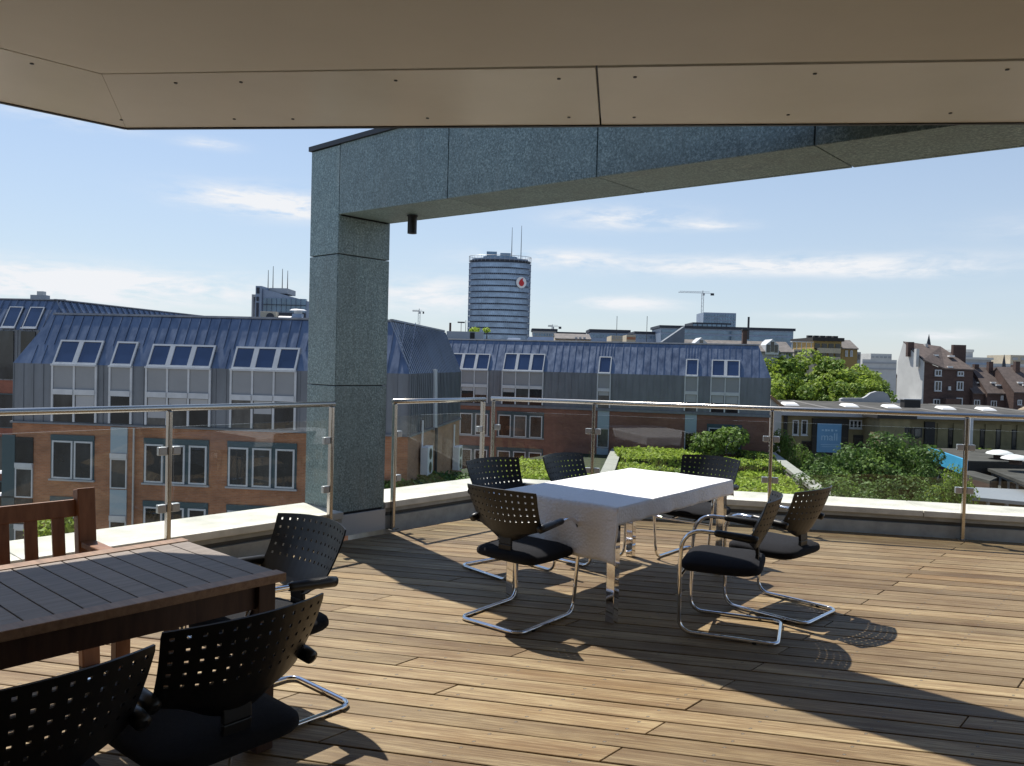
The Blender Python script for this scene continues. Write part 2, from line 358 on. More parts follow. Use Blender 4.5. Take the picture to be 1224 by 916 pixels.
# ------------------------------------------------------------------ mesh builder
class MB:
    def __init__(s): s.v = []; s.f = []; s.m = []; s.sm = []; s.mats = []
    def mi(s, m):
        if m not in s.mats: s.mats.append(m)
        return s.mats.index(m)
    def poly(s, pts, faces, m, smooth=False):
        o = len(s.v); s.v += [tuple(map(float, p)) for p in pts]; k = s.mi(m)
        for f in faces: s.f.append([o+i for i in f]); s.m.append(k); s.sm.append(smooth)
        return s
    def hexa(s, p, m):   # p: 4 bottom + 4 top (same winding)
        return s.poly(p, [(3, 2, 1, 0), (4, 5, 6, 7), (0, 1, 5, 4), (1, 2, 6, 5), (2, 3, 7, 6), (3, 0, 4, 7)], m)
    def box(s, c, d, m, rz=0., ax=None):
        cs, sn = cos(rz), sin(rz); p = []
        for z in (-.5, .5):
            for x, y in ((-.5, -.5), (.5, -.5), (.5, .5), (-.5, .5)):
                X, Y, Zz = x*d[0], y*d[1], z*d[2]
                p.append((c[0]+X*cs-Y*sn, c[1]+X*sn+Y*cs, c[2]+Zz))
        return s.hexa(p, m)
    def bar(s, a, b, w, h, m, up=(0, 0, 1)):
        a, b = Vector(a), Vector(b); d = (b-a).normalized(); u = Vector(up)
        sdir = d.cross(u)
        if sdir.length < 1e-4: sdir = d.cross(Vector((0, 1, 0)))
        sdir.normalize(); u = sdir.cross(d).normalized(); p = []
        for q in (a, b):
            p += [q-sdir*w/2-u*h/2, q+sdir*w/2-u*h/2, q+sdir*w/2+u*h/2, q-sdir*w/2+u*h/2]
        return s.hexa(p, m)
    def prism(s, pts, z0, z1, m):
        n = len(pts); p = [(x, y, z0) for x, y in pts]+[(x, y, z1) for x, y in pts]
        ar = sum(pts[i][0]*pts[(i+1) % n][1]-pts[(i+1) % n][0]*pts[i][1] for i in range(n))
        if ar < 0: p = [(x, y, z0) for x, y in pts[::-1]]+[(x, y, z1) for x, y in pts[::-1]]
        return s.poly(p, [tuple(range(n-1, -1, -1)), tuple(range(n, 2*n))]+[(i, (i+1) % n, n+(i+1) % n, n+i) for i in range(n)], m)
    def tube(s, path, r, m, seg=10, caps=True):
        P = [Vector(p) for p in path]; n = len(P); rr = r if isinstance(r, (list, tuple)) else [r]*n
        t0 = (P[1]-P[0]).normalized(); nrm = t0.orthogonal().normalized(); vs = []
        for i in range(n):
            t = ((P[min(i+1, n-1)]-P[i]).normalized()+(P[i]-P[max(i-1, 0)]).normalized())
            t = t.normalized() if t.length > 1e-6 else t0
            nrm = (nrm-t*nrm.dot(t)).normalized(); b = t.cross(nrm)
            for k in range(seg):
                a = 2*PI*k/seg; vs.append(P[i]+(nrm*cos(a)+b*sin(a))*rr[i])
        fs = []
        for i in range(n-1):
            for k in range(seg):
                a, b2 = i*seg+k, i*seg+(k+1) % seg; fs.append((a, b2, b2+seg, a+seg))
        s.poly(vs, fs, m, True)
        if caps:
            s.poly(vs[:seg], [tuple(range(seg-1, -1, -1))], m); s.poly(vs[-seg:], [tuple(range(seg))], m)
        return s
    def cyl(s, c, r, h, m, seg=20, r2=None, axis=(0, 0, 1)):
        a = Vector(c); b = a+Vector(axis)*h
        return s.tube([a, b], [r, r if r2 is None else r2], m, seg)
    def build(s, name, parent=None, bevel=0., loc=None, rz=0.):
        me = bpy.data.meshes.new(name); me.from_pydata(s.v, [], s.f)
        for m in s.mats: me.materials.append(m)
        me.polygons.foreach_set('material_index', s.m); me.polygons.foreach_set('use_smooth', s.sm); me.update()
        o = bpy.data.objects.new(name, me); COL.objects.link(o)
        if parent: o.parent = parent
        if loc is not None: o.location = loc
        o.rotation_euler.z = rz
        if bevel:
            md = o.modifiers.new('bevel', 'BEVEL'); md.width = bevel; md.segments = 2; md.limit_method = 'ANGLE'; md.angle_limit = radians(40)
        return o


def tag(o, label=None, cat=None, group=None, kind=None):
    if label: o['label'] = label
    if cat: o['category'] = cat
    if group: o['group'] = group
    if kind: o['kind'] = kind
    return o
def thing(name, label, cat, loc=(0, 0, 0), rz=0., group=None):
    o = bpy.data.objects.new(name, None); COL.objects.link(o); o.location = loc; o.rotation_euler.z = rz
    o.empty_display_size = .2
    return tag(o, label, cat, group)
KIDS = {}
def copy_tree(o, parent=None):
    c = o.copy(); COL.objects.link(c)
    if parent: c.parent = parent
    for ch in [x for x in bpy.data.objects if x.parent == o]: copy_tree(ch, c)
    return c

A42 = radians(42)
UD = np.array([sin(A42), cos(A42), 0]); VD = np.array([cos(A42), -sin(A42), 0])
def uv(u, v, z=0.): p = UD*u+VD*v; return (p[0], p[1], z)
def azd(a): a = radians(a); return np.array([sin(a), cos(a), 0])

# ================================================================== TERRACE
RW0 = np.array([-.118, 8.991, 0]); RWD = azd(102); RWN = np.array([-RWD[1], RWD[0], 0])      # right parapet: corner, direction, outward normal
WL_V, WM_V = -5.93, -6.085                                                                  # wall faces of the left / middle parapet
GZ = -15.
def rw(t, off=0., z=0.): p = RW0+RWD*t+RWN*off; return (p[0], p[1], z)

def make_deck():
    bm = bmesh.new(); ang = -radians(12)     # local x runs along the planks
    pitch, gap = .1525, .0125
    rot = Matrix.Rotation(ang, 3, 'Z'); inv = rot.inverted()
    for i in range(int(17/pitch)):
        y0 = -6.0+i*pitch; c, d = y0+gap/2, y0+pitch-gap/2; e = .0022; k = .577
        v0 = -1.9 if i % 2 else -1.9+1.21+.25*sin(i*1.7)
        js = [(v0+2.42*q)/.866 for q in range(-6, 8)]
        for xa, xb in zip(js, js[1:]):
            dz = random.uniform(-.0014, .0014); g = .0035
            def P(x, y, z, sg=0): return bm.verts.new((x+k*y, y, z))
            p = [P(xa+g, c, -.028), P(xb-g, c, -.028), P(xb-g, d, -.028), P(xa+g, d, -.028),
                 P(xa+g, c, -e+dz), P(xb-g, c, -e+dz), P(xb-g, d, -e+dz), P(xa+g, d, -e+dz),
                 P(xa+g+e, c+e, dz), P(xb-g-e, c+e, dz), P(xb-g-e, d-e, dz), P(xa+g+e, d-e, dz)]
            for f in ((0, 1, 5, 4), (1, 2, 6, 5), (2, 3, 7, 6), (3, 0, 4, 7), (4, 5, 9, 8), (5, 6, 10, 9), (6, 7, 11, 10), (7, 4, 8, 11), (8, 9, 10, 11)):
                bm.faces.new([p[q] for q in f])
    def cut(pt, nrm):
        bmesh.ops.bisect_plane(bm, geom=bm.verts[:]+bm.edges[:]+bm.faces[:], plane_co=inv @ Vector(pt), plane_no=inv @ Vector(nrm), clear_outer=True)
    cut(uv(0, WL_V+.0), tuple(-VD)); cut(rw(0), tuple(RWN))
    me = bpy.data.meshes.new('deck'); bm.to_mesh(me); bm.free(); me.materials.append(DECK)
    o = bpy.data.objects.new('deck', me); COL.objects.link(o); o.rotation_euler.z = ang; tag(o, kind='structure')
    b = MB(); b.prism([uv(-9, WL_V-.02)[:2], uv(6.45, WL_V-.02)[:2], rw(0, .02)[:2], rw(11, .02)[:2], (10, -5), (-10, -5)], -.09, -.05, mat('deck_underside', (.02, .018, .015), .9))
    tag(b.build('deck_subfloor'), kind='structure')
make_deck()

def make_portal():
    P = thing('granite_portal', 'green granite clad pillar and beam framing the terrace corner', 'portal frame', uv(4.64, -6.3))
    o = np.array(P.location)
    u0, u1, v0, v1 = 4.343, 4.943, -6.085-.4535, -6.085
    zs = lambda s: 2.968-.020*max(s, 0)
    ztop = 3.62
    core = MB()
    def hx(mb, ua, ub, va, vb, za, zb, m, slope=True):
        pts = []
        for top in (0, 1):
            for (a, b) in ((ua, va), (ua, vb), (ub, vb), (ub, va)):
                z = (za if not top else zb); z = z(b-v1) if callable(z) else z
                pts.append(np.array(uv(a, b, z))-o)
        mb.hexa(pts, m)
    hx(core, u0+.03, u1-.03, v0+.03, v1-.03, .02, 3.55, DARKM); hx(core, u0+.03, u1-.03, v1-.03, v1+9.2, lambda s: zs(s)+.03, 3.55, DARKM)
    core.build('core', P)
    g = .0045; th = .028
    col = MB()
    for za, zb in ((.22, 1.405), (1.405, 2.61), (2.61, 2.962)):
        hx(col, u0+g, u1-g, v1-th, v1, za+g, zb-g, GRANITE)                 # face to the opening
        hx(col, u0+g, u1-g, v0, v0+th, za+g, zb-g, GRANITE)
    for za, zb in ((.0, 1.405), (1.405, 2.61), (2.61, 3.60)):
        hx(col, u0, u0+th, v0+g, v1-g, za+g, zb-g, GRANITE); hx(col, u1-th, u1, v0+g, v1-g, za+g, zb-g, GRANITE)
    hx(col, u0+g, u1-g, v0, v0+th, 2.962+g, 3.6, GRANITE)
    col.build('pillar', P, .003)
    bm_ = MB(); js = [0, 1.435, 2.885, 4.35, 5.80, 7.25, 9.2]
    for a, b in zip(js, js[1:]):
        hx(bm_, u0, u0+th, v1+a+g, v1+b-g, zs, 3.60, GRANITE); hx(bm_, u1-th, u1, v1+a+g, v1+b-g, zs, 3.60, GRANITE)
        hx(bm_, u0+th+.002, u1-th-.002, v1+a+g, v1+b-g, lambda s: zs(s)+.002, lambda s: zs(s)+.03, GRANITE)
    bm_.build('beam', P, .003)
    cap = MB(); hx(cap, u0-.02, u1+.02, v0-.02, v1+9.2, 3.602, 3.645, DARKM); cap.build('capping', P)
    sk = MB(); hx(sk, u0+.01, u1-.0, v1+.004, v1+.022, .006, .205, SKIRT); sk.build('skirting_plate', P, .002)
    L = thing('downlight', 'small black cylinder downlight hanging under the granite beam', 'lamp', tuple(Zp(493, 258, 2.953)))
    MB().cyl((0, 0, -.16), .042, .155, BLACKP, 24).build('lamp_body', L)
    MB().cyl((0, 0, -.006), .05, .006, DARKM, 24).build('mounting_plate', L)
make_portal()

def make_parapet(name, label, a, b, n):       # a -> b along wall face on deck; n outward
    P = thing(name, label, 'parapet wall', tuple(a)); a = np.array(a); b = np.array(b); n = np.array(n); L = np.linalg.norm(b-a); d = (b-a)/L
    def hx(mb, t0, t1, o0, o1, z0, z1, m, m0=0., m1=0.):
        # m0/m1: mitre - extra run per metre of offset at each end
        mb.hexa([d*(t+(m0 if t == t0 else m1)*o)+n*o+np.array([0, 0, z]) for z in (z0, z1) for t, o in ((t0, o0), (t1, o0), (t1, o1), (t0, o1))], m)
    return P, hx, L
def parapets():
    W = .60
    def fill(P, hx, L, m0=0., m1=0., tiles=2.4):
        w = MB(); hx(w, 0, L, .0, W-.03, -1.2, .125, CONC, m0, m1); hx(w, 0, L, .035, W-.05, .125, .165, GROOVE, m0, m1); w.build('wall', P)
        up = MB(); hx(up, 0, L, .004, W-.02, .165, .205, CONC, m0, m1); up.build('upper_ledge', P, .003)
        c = MB(); k = max(1, round(L/tiles))
        for i in range(k):
            hx(c, L*i/k+(0 if i == 0 else .003), L*(i+1)/k-(0 if i == k-1 else .003), -.018, W+.02, .206, .268, COPING, m0 if i == 0 else 0, m1 if i == k-1 else 0)
        c.build('coping', P, .006)
    P, hx, L = make_parapet('parapet_wall', 'low parapet with pale coping beside the brown table, ending at the granite pillar', uv(-6, WL_V), uv(4.343-.003, WL_V), -VD); fill(P, hx, L)
    # middle: from the pillar to the corner; corner mitre
    c0 = np.array(uv(4.946, WM_V)); 
    # intersection of the middle face line with the right wall face line
    A = np.array([[UD[0], -RWD[0]], [UD[1], -RWD[1]]]); t, s = np.linalg.solve(A, (RW0-c0)[:2])
    K = c0+UD*t; h = tan(radians(30))
    P, hx, L = make_parapet('parapet_wall', 'short low parapet between the granite pillar and the terrace corner', c0, K, -VD); fill(P, hx, L, 0, h)
    P, hx, L = make_parapet('parapet_wall', 'long low parapet with pale coping running along the right side of the deck', K, K+RWD*11, RWN); fill(P, hx, L, -h, 0)
    # tiny white tag on the right wall
    o = MB(); o.box((0, 0, 0), (.055, .006, .016), WHITEM); o = o.build('outlet_cover', loc=tuple(K+RWD*3.22-RWN*.004+np.array([0, 0, .055])), rz=-radians(12)); tag(o, 'tiny white outlet cover low on the right parapet wall', 'outlet')
    return K
CORNER = parapets()

def rail_post(P, x, n, h=1.25, d=None, clamps=(1, 1)):
    """round-edged post of two flat bars with glass clamps"""
    p = MB(); p.bar((*x[:2], 0.004), (*x[:2], h-.02), .050, .034, STEEL, up=tuple(d)); o = p.build('post', P, .008)
    f = MB(); f.box((x[0], x[1], .004), (.09, .09, .008), STEEL, rz=atan2(d[1], d[0])); f.build('base_plate', o)
    for z in (.93, .50):
        for s in (-1, 1):
            if clamps[0 if s < 0 else 1]:
                c = MB(); q = np.array(x)+np.array(d)*s*.052; c.box((q[0], q[1], z), (.062, .044, .062), GALV, rz=atan2(d[1], d[0])); c.build('glass_clamp', o, .006)
def make_rail(name, label, a, b, posts, zl=1.25, over=.03):
    a = np.array(a, float); b = np.array(b, float); L = np.linalg.norm(b-a); d = (b-a)/L
    P = thing(name, label, 'railing', tuple(a)); a0 = np.zeros(3)
    h = MB(); s0 = a0-d*over+np.array([0, 0, zl]); e0 = d*(L+over)+np.array([0, 0, zl]); h.tube([s0, s0+d*.004, e0-d*.004, e0], [.017, .024, .024, .017], STEEL, 20); h.build('handrail', P)
    for i, t in enumerate(posts):
        rail_post(P, d*t, None, zl, d, (i > 0, i < len(posts)-1))
    for t0, t1 in zip(posts, posts[1:]):
        g = MB(); c = d*(t0+t1)/2; g.box((c[0], c[1], .705), (t1-t0-.075, .010, .81), GLASS, rz=atan2(d[1], d[0])); g.build('glass_panel', P)
    return P
def on_line(px, py, z, p0, d):      # where the photo's column px meets the vertical plane through p0 along d
    r = ray(px, py); n = np.array([-d[1], d[0], 0]); t = ((np.array(p0)-CAMP)@n)/(r@n); p = CAMP+r*t
    return float((p-np.array(p0))@d)
lo = np.array(uv(-4.2, WL_V+.045))
e1 = on_line(396, 520, 0, lo, UD); e2 = on_line(202, 530, 0, lo, UD)
make_rail('glass_railing', 'stainless steel and glass railing in front of the left brick block', lo, lo+UD*e1, [e1-(e1-e2)*3, e1-(e1-e2)*2, e2, e1])
mo = np.array(uv(4.99, WM_V+.04)); m1 = on_line(577, 500, 0, mo, UD); m0 = on_line(470.5, 560, 0, mo, UD)
make_rail('glass_railing', 'short glass railing between the granite pillar and the terrace corner', mo+UD*m0, mo+UD*m1, [0, m1-m0])
ro = np.array(rw(0, -.045)); ts = [on_line(x, 520, 0, ro, RWD) for x in (589, 709, 922, 1155)]; st = ts[3]-ts[2]
make_rail('glass_railing', 'long glass railing along the right parapet, facing the trees', ro+RWD*ts[0], ro+RWD*(ts[3]+st*3), [t-ts[0] for t in ts]+[ts[3]-ts[0]+st*k for k in (1, 2, 3)])

# ------------------------------------------------------------------ canopy overhead
def make_canopy():
    H = 2.80; P = thing('roof_canopy', 'broad beige metal roof canopy overhanging the terrace from above', 'roof canopy', (-1.9, 4.05, H))
    o = np.array(P.location); K = np.array(Zp(150.5, 153.5, H)); Fr = np.array(Zp(1224, 147, H)); fd = (Fr-K)/np.linalg.norm(Fr-K); ld = -UD
    Ki = np.array(Zp(121, 88, H)); Fi = np.array(Zp(1224, 70, H)); fdi = (Fi-Ki)/np.linalg.norm(Fi-Ki)
    Li = np.array(Zp(0, 57, H)); ldi = (Li-Ki)/np.linalg.norm(Li-Ki); Lo = np.array(Zp(0, 122, H)); ldo = (Lo-K)/np.linalg.norm(Lo-K)
    A = K+ldo*9; B = K+fd*9; Ai = Ki+ldi*9; Bi = Ki+fdi*9; gp = .026
    def off(p): return tuple((p-o)[:2])
    s = MB(); s.prism([off(Ki), off(Bi), off(np.array([7, -4.2, 0])), off(np.array([-8, -4.2, 0])), off(Ai)], 0, .03, SOFFIT2); s.build('soffit', P)
    inn = (fdi, ldi); s = MB()
    seam0 = K+fd*float((np.array(Zp(718, 152, H))-K)@fd); seam1 = Ki+fdi*float((np.array(Zp(713, 83, H))-Ki)@fdi)
    sb0 = np.array(Zp(1165, 148, H)); sb1 = np.array(Zp(1224, 104, H)); sb1 = sb1+(sb1-sb0)*.9
    Kg = Ki+(K-Ki)*.016; n1 = np.array([-fdi[1], fdi[0], 0])*gp; n2 = np.array([ldi[1], -ldi[0], 0])*gp; e = fd*.004
    s.prism([off(Ai+n2), off(Kg), off(K), off(A)], 0, .03, SOFFIT)
    s.prism([off(Kg+fd*.001), off(seam1+n1-e), off(seam0-e), off(K+fd*.001)], 0, .03, SOFFIT)
    s.prism([off(seam1+n1+e), off(Bi+n1), off(B), off(seam0+e)], 0, .03, SOFFIT)
    # screw heads along the panels
    for px, py in ((38, 77), (145, 144), (210, 100), (288, 99), (280, 143), (350, 143), (473, 97), (511, 142), (668, 95), (680, 141), (759, 93), (758, 141), (942, 138), (974, 89), (1136, 136), (1204, 84)):
        q = np.array(Zp(px, py, H-.003))-o; s.cyl((q[0], q[1], -.003), .008, .003, DARKM, 8)
    s.build('edge_panel', P, .002)
    t = MB(); t.bar(tuple(A-o+np.array([0, 0, .02])), tuple(K-o+np.array([0, 0, .02])), .02, .052, DARKM); t.bar(tuple(K-o+np.array([0, 0, .02])), tuple(B-o+np.array([0, 0, .02])), .02, .052, DARKM); t.build('edge_trim', P)
    # added unseen roof above the panels, its overhang sized to shade the brown table
    n = np.array([-.743, .669, 0]); r = MB(); nf = np.array([-fd[1], fd[0], 0]); o1, o2 = .676, .566; hr = .20
    A2 = np.array([[ld[0], -fd[0]], [ld[1], -fd[1]]]); pl, pf = K+n*o1, K+nf*o2; q = np.linalg.solve(A2, (pf-pl)[:2]); Kr = pl+ld*q[0]
    r.prism([off(Kr), off(B+nf*o2), off(np.array([7, -4.2, 0])), off(np.array([-8.5, -4.2, 0])), off(A+n*o1)], hr, hr+.06, DARKM); r.build('roof', P)
    f = MB(); f.prism([off(K+(Ki-K)*.02), off(B+(Bi-B)*.02), off(np.array([7, -4.2, 0])), off(A+(Ai-A)*.02)], .031, hr-.002, DARKM); f.build('gap_lining', P)
    tag(P, cat='roof canopy')
    # the house wall behind the viewer that carries it
    Bd = thing('terrace_house', 'glazed office storey behind the viewer carrying the canopy', 'building', (0, -4.2, 0)); w = MB()
    w.box((0, -.4, 1.6), (22, .5, 3.3), CREAMR); w.box((0, 0, -7.6), (22, 8, 14.8), BRICK2); w.build('wall', Bd)
    for i in range(7):
        x = -8.4+i*2.8; f = MB(); f.box((x, -.12, 1.3), (2.5, .08, 2.5), DARKM); f = f.build('window', Bd); g = MB(); g.box((x, -.07, 1.3), (2.36, .03, 2.36), PANE); g.build('pane', f)
make_canopy()

# ------------------------------------------------------------------ chairs
def arc(c, r, a0, a1, ax, ay, n=5):
    c, ax, ay = Vector(c), Vector(ax), Vector(ay)
    return [c+ax*r*cos(a0+(a1-a0)*i/n)+ay*r*sin(a0+(a1-a0)*i/n) for i in range(n+1)]
def make_chair():
    C = thing('cantilever_chair', 'x', 'chair')
    # frame: one bent tube, mirrored
    side = []
    X = Vector((1, 0, 0)); Y = Vector((0, 1, 0)); Zv = Vector((0, 0, 1))
    xa, xf = .272, .240
    side += [Vector((xa-.004, -.10, .640)), Vector((xa, .10, .652))]
    side += arc((xa, .165, .532), .122, PI/2, -.06, Y, Zv, 7)
    side += [Vector((xa-.004, .292, .44)), Vector((xf+.004, .292, .12))]
    side += arc((xf, .215, .0885), .076, 0., -PI/2, Y, Zv, 6)
    side += [Vector((xf, -.10, .0125))]
    side += arc((xf-.06, -.235, .0125), .06, 0, -PI/2, X, Y, 5)
    full = side+[Vector((-p.x, p.y, p.z)) for p in side[::-1]]
    MB().tube(full, .0125, CHROME, 12).build('frame', C)
    sp = MB()
    sp.tube([(-.255, .286, .365), (.255, .286, .365)], .0105, CHROME, 10); sp.tube([(-.10, .286, .368), (-.10, -.10, .385)], .010, CHROME, 8); sp.tube([(.10, .286, .368), (.10, -.10, .385)], .010, CHROME, 8)
    sp.build('seat_support', C)
    # seat cushion
    bm = bmesh.new(); bmesh.ops.create_cube(bm, size=1.); bmesh.ops.subdivide_edges(bm, edges=bm.edges[:], cuts=9, use_grid_fill=True)
    for v in bm.verts:
        x, y, z = v.co*2
        def sq(a, b, p=6.5):   # superellipse outline
            r = (abs(a)**p+abs(b)**p)**(1/p); m = max(abs(a), abs(b)); return (a*m/r, b*m/r) if r > 1e-6 else (a, b)
        X2, Y2 = sq(x, y); rr = max(abs(x), abs(y))
        edge = (1-max(0, (rr-.72)/.28)**2*.0)
        zz = z*(.048)*sqrt(max(0, 1-(rr**6)*.72))
        inset = 1-.045*abs(z)**3
        px, py = X2*.256*inset, Y2*.245*inset
        crown = .012*(1-rr**2) if z > 0 else 0
        front = -.02*max(0, y-.4)**2 if z > -2 else 0
        dish = .018*(Y2*.5)**2*4*.3
        v.co = (px*(1.0+.03*Y2), py+.055, .425+zz+crown+front+dish-.012*Y2*0)
    me = bpy.data.meshes.new('seat'); bm.to_mesh(me); bm.free()
    for p in me.polygons: p.use_smooth = True
    me.materials.append(FABRIC); o = bpy.data.objects.new('seat', me); COL.objects.link(o); o.parent = C
    # perforated shell
    bm = bmesh.new(); nc, nr = 13, 5
    xs = [-1.]; hw = .30
    for i in range(nc):
        c = -.9+1.8*i/(nc-1); xs += [c-hw/(nc-1)*.85, c+hw/(nc-1)*.85]
    xs.append(1.)
    zs = [-1., -.75, -.5, -.25, 0., .09, .20]
    for j in range(nr):
        c = .30+.60*j/(nr-1); zs += [c-.021, c+.021]
    zs += [1.]
    hw0 = .282
    def P(x, t):
        w = hw0*(.90+.10*t); xx = x*w
        if t > .999: xx *= .985
        bulge = -(1-x*x)*.075
        y = -.150+bulge*1.0+.052-.115*t-.012*sin(t*PI)
        z = .605+.255*t-(.030*(1-abs(x)**2.2))*(1-max(t, 0))+.010*(1-x*x)*max(t, 0)
        if t < 0:
            w = hw0*.90; xx = x*w*(1+.25*t); y = -.150+bulge+.052-.03*t*(1-x*x); z = .605-.030*(1-abs(x)**2.2)+t*.050*(1-abs(x)**1.9)+t*.004
        return (xx, y, z)
    vt = [[bm.verts.new(P(x, t)) for x in xs] for t in zs]
    for j in range(len(zs)-1):
        for i in range(len(xs)-1):
            hole = (j >= 7 and (j-7) % 2 == 0 and j < 7+2*nr) and (i % 2 == 1 and 1 <= i < 2*nc)
            if not hole: bm.faces.new((vt[j][i], vt[j][i+1], vt[j+1][i+1], vt[j+1][i]))
    bmesh.ops.recalc_face_normals(bm, faces=bm.faces[:])
    bmesh.ops.solidify(bm, geom=bm.faces[:], thickness=.007)
    me = bpy.data.meshes.new('backrest'); bm.to_mesh(me); bm.free(); me.materials.append(BLACKP)
    o = bpy.data.objects.new('backrest', me); COL.objects.link(o); o.parent = C
    # back carrier, armrests
    b = MB(); pts = [(0, -.03, .385), (0, -.115, .395), (0, -.145, .44), (0, -.148, .50), (0, -.142, .57)]
    for a, c in zip(pts, pts[1:]): b.bar(a, c, .10, .020, BLACKP, up=(0, 1, .3))
    b.build('back_carrier', C, .004)
    for s in (-1, 1):
        a = MB(); a.tube([(s*xa, -.165, .628), (s*xa, -.160, .630), (s*xa, -.12, .636), (s*xa, .07, .651), (s*xa, .085, .652), (s*xa, .09, .652)], [.012, .024, .026, .021, .018, .012], BLACKP, 14); a.build('armrest', C)
    for s in (-1, 1):
        g = MB(); g.cyl((s*xf, -.16, .0), .017, .012, BLACKP, 10); g.build('floor_glide', C)
    return C
CH = make_chair()
hpos = np.array(Zp(288, 768, .72)); ipos = np.array(Zp(66, 845, .72))
chairs = [
    ((.076, 5.167), 38, 'black chair with its back to the viewer at the near end of the white table', 'w'),
    ((0.0, 6.34), 139, 'black chair at the left corner of the white table, half hidden behind the nearer chair', 'w'),
    ((.62, 6.83), 132, 'black chair tucked behind the far long side of the white table, only its backrest showing', 'w'),
    ((1.645, 6.905), 220, 'black chair facing the viewer behind the far right end of the white table', 'w'),
    ((1.434, 5.045), -69, 'black chair seen exactly side on, in front of the right side of the white table', 'w'),
    ((1.90, 5.50), -45, 'black chair behind the side-on chair, rightmost at the white table', 'w'),
    ((-1.095, 3.685), 221, 'black chair standing at the sunlit right end of the brown slatted table', 'b'),
    ((hpos[0]-.19*.766+.05, hpos[1]+.19*.643-.11), -50, 'black chair in deep shade whose backrest overlaps a leg of the brown table', 'b'),
    ((ipos[0]-.19*.766+.03, ipos[1]+.19*.643-.12), -50, 'black chair cut off by the lower left corner of the photo', 'b')]
for i, (p, a, lab, g) in enumerate(chairs):
    c = CH if i == 0 else copy_tree(CH)
    c.location = (p[0], p[1], .002); c.rotation_euler.z = -radians(a); tag(c, lab, 'chair', 'black perforated cantilever chairs on the terrace')

# ------------------------------------------------------------------ white table
def make_white_table():
    N, R_, F_, L_ = (np.array(p) for p in ((.668, 5.004, 0), (1.757, 6.39, 0), (1.098, 7.031, 0), (-.016, 5.626, 0)))
    ctr = (N+R_+F_+L_)/4; th = radians(38.3); ex = np.array([sin(th), cos(th), 0]); ey = np.array([-cos(th), sin(th), 0])     # ex along the long side, ey away from the viewer
    hx_, hy = .885, .460
    T = thing('dining_table', 'rectangular table on square chrome legs under a white cloth', 'table', tuple(ctr), PI/2-th)
    MB().box((0, 0, .735), (2*hx_-.02, 2*hy-.02, .03), WHITEM).build('table_top', T, .003)
    fr = MB()
    for s in (-1, 1):
        fr.box((0, s*(hy-.06), .69), (2*hx_-.2, .03, .058), CHROME); fr.box((s*(hx_-.06), 0, .69), (.03, 2*hy-.2, .058), CHROME)
    fr.build('apron', T)
    for sx in (-1, 1):
        for sy in (-1, 1):
            l = MB(); l.box((sx*(hx_-.05), sy*(hy-.05), .36), (.062, .062, .718), CHROME); l.build('leg', T, .004)
    # cloth: flat over the top, hanging further at the left (near) end
    nx, ny = 90, 60; dl, dr, dn = .36, .13, .115
    bm = bmesh.new(); a0, a1 = -hx_-dl, hx_+dr; b0, b1 = -hy-dn, hy+dn; rnd = random.Random(3)
    xs = sorted(set([a0+(a1-a0)*i/nx for i in range(nx+1)]+[-hx_, hx_])); ys = sorted(set([b0+(b1-b0)*j/ny for j in range(ny+1)]+[-hy, hy]))
    def pos(a, b):
        cx = max(-hx_, min(hx_, a)); cy = max(-hy, min(hy, b)); dx, dy = abs(a-cx), abs(b-cy); z = .757
        ox = oy = 0.
        if dx or dy:
            drop = max(dx, dy)+.06*min(dx, dy); m = min(dx, dy)
            z -= drop*(1-.02*drop)
            if dx: ox = (.014+(.017*sin(b*11+1)+.010*sin(b*23+.5))*min(1, dx*4))+.028*min(dx, .2)+(.04*m if dy else 0)
            if dy: oy = (.009+(.006*sin(a*17)+.004*sin(a*31+2))*min(1, dy*8))+.02*dy+(.10*m if dx else 0)*.5
            ox *= 1 if a > 0 else -1; oy *= 1 if b > 0 else -1
        else:
            z += .0016*sin(a*9+b*4)+.0013*sin(b*15-a*6)+.004*exp(-((b+.02*sin(a*5))/.012)**2)+.003*exp(-((a-.1)/.012)**2)+.003*exp(-((a+.52)/.012)**2)
        return (cx+ox, cy+oy, z)
    g = [[bm.verts.new(pos(a, b)) for a in xs] for b in ys]
    for j in range(len(ys)-1):
        for i in range(len(xs)-1): bm.faces.new((g[j][i], g[j][i+1], g[j+1][i+1], g[j+1][i]))
    me = bpy.data.meshes.new('tablecloth'); bm.to_mesh(me); bm.free()
    for p in me.polygons: p.use_smooth = True
    me.materials.append(CLOTH); o = bpy.data.objects.new('tablecloth', me); COL.objects.link(o); o.location = tuple(ctr); o.rotation_euler.z = PI/2-th
    md = o.modifiers.new('thick', 'SOLIDIFY'); md.thickness = .0025; md.offset = 1
    tag(o, 'white waffle cloth draped over the chrome legged table, half in sun', 'tablecloth')
make_white_table()

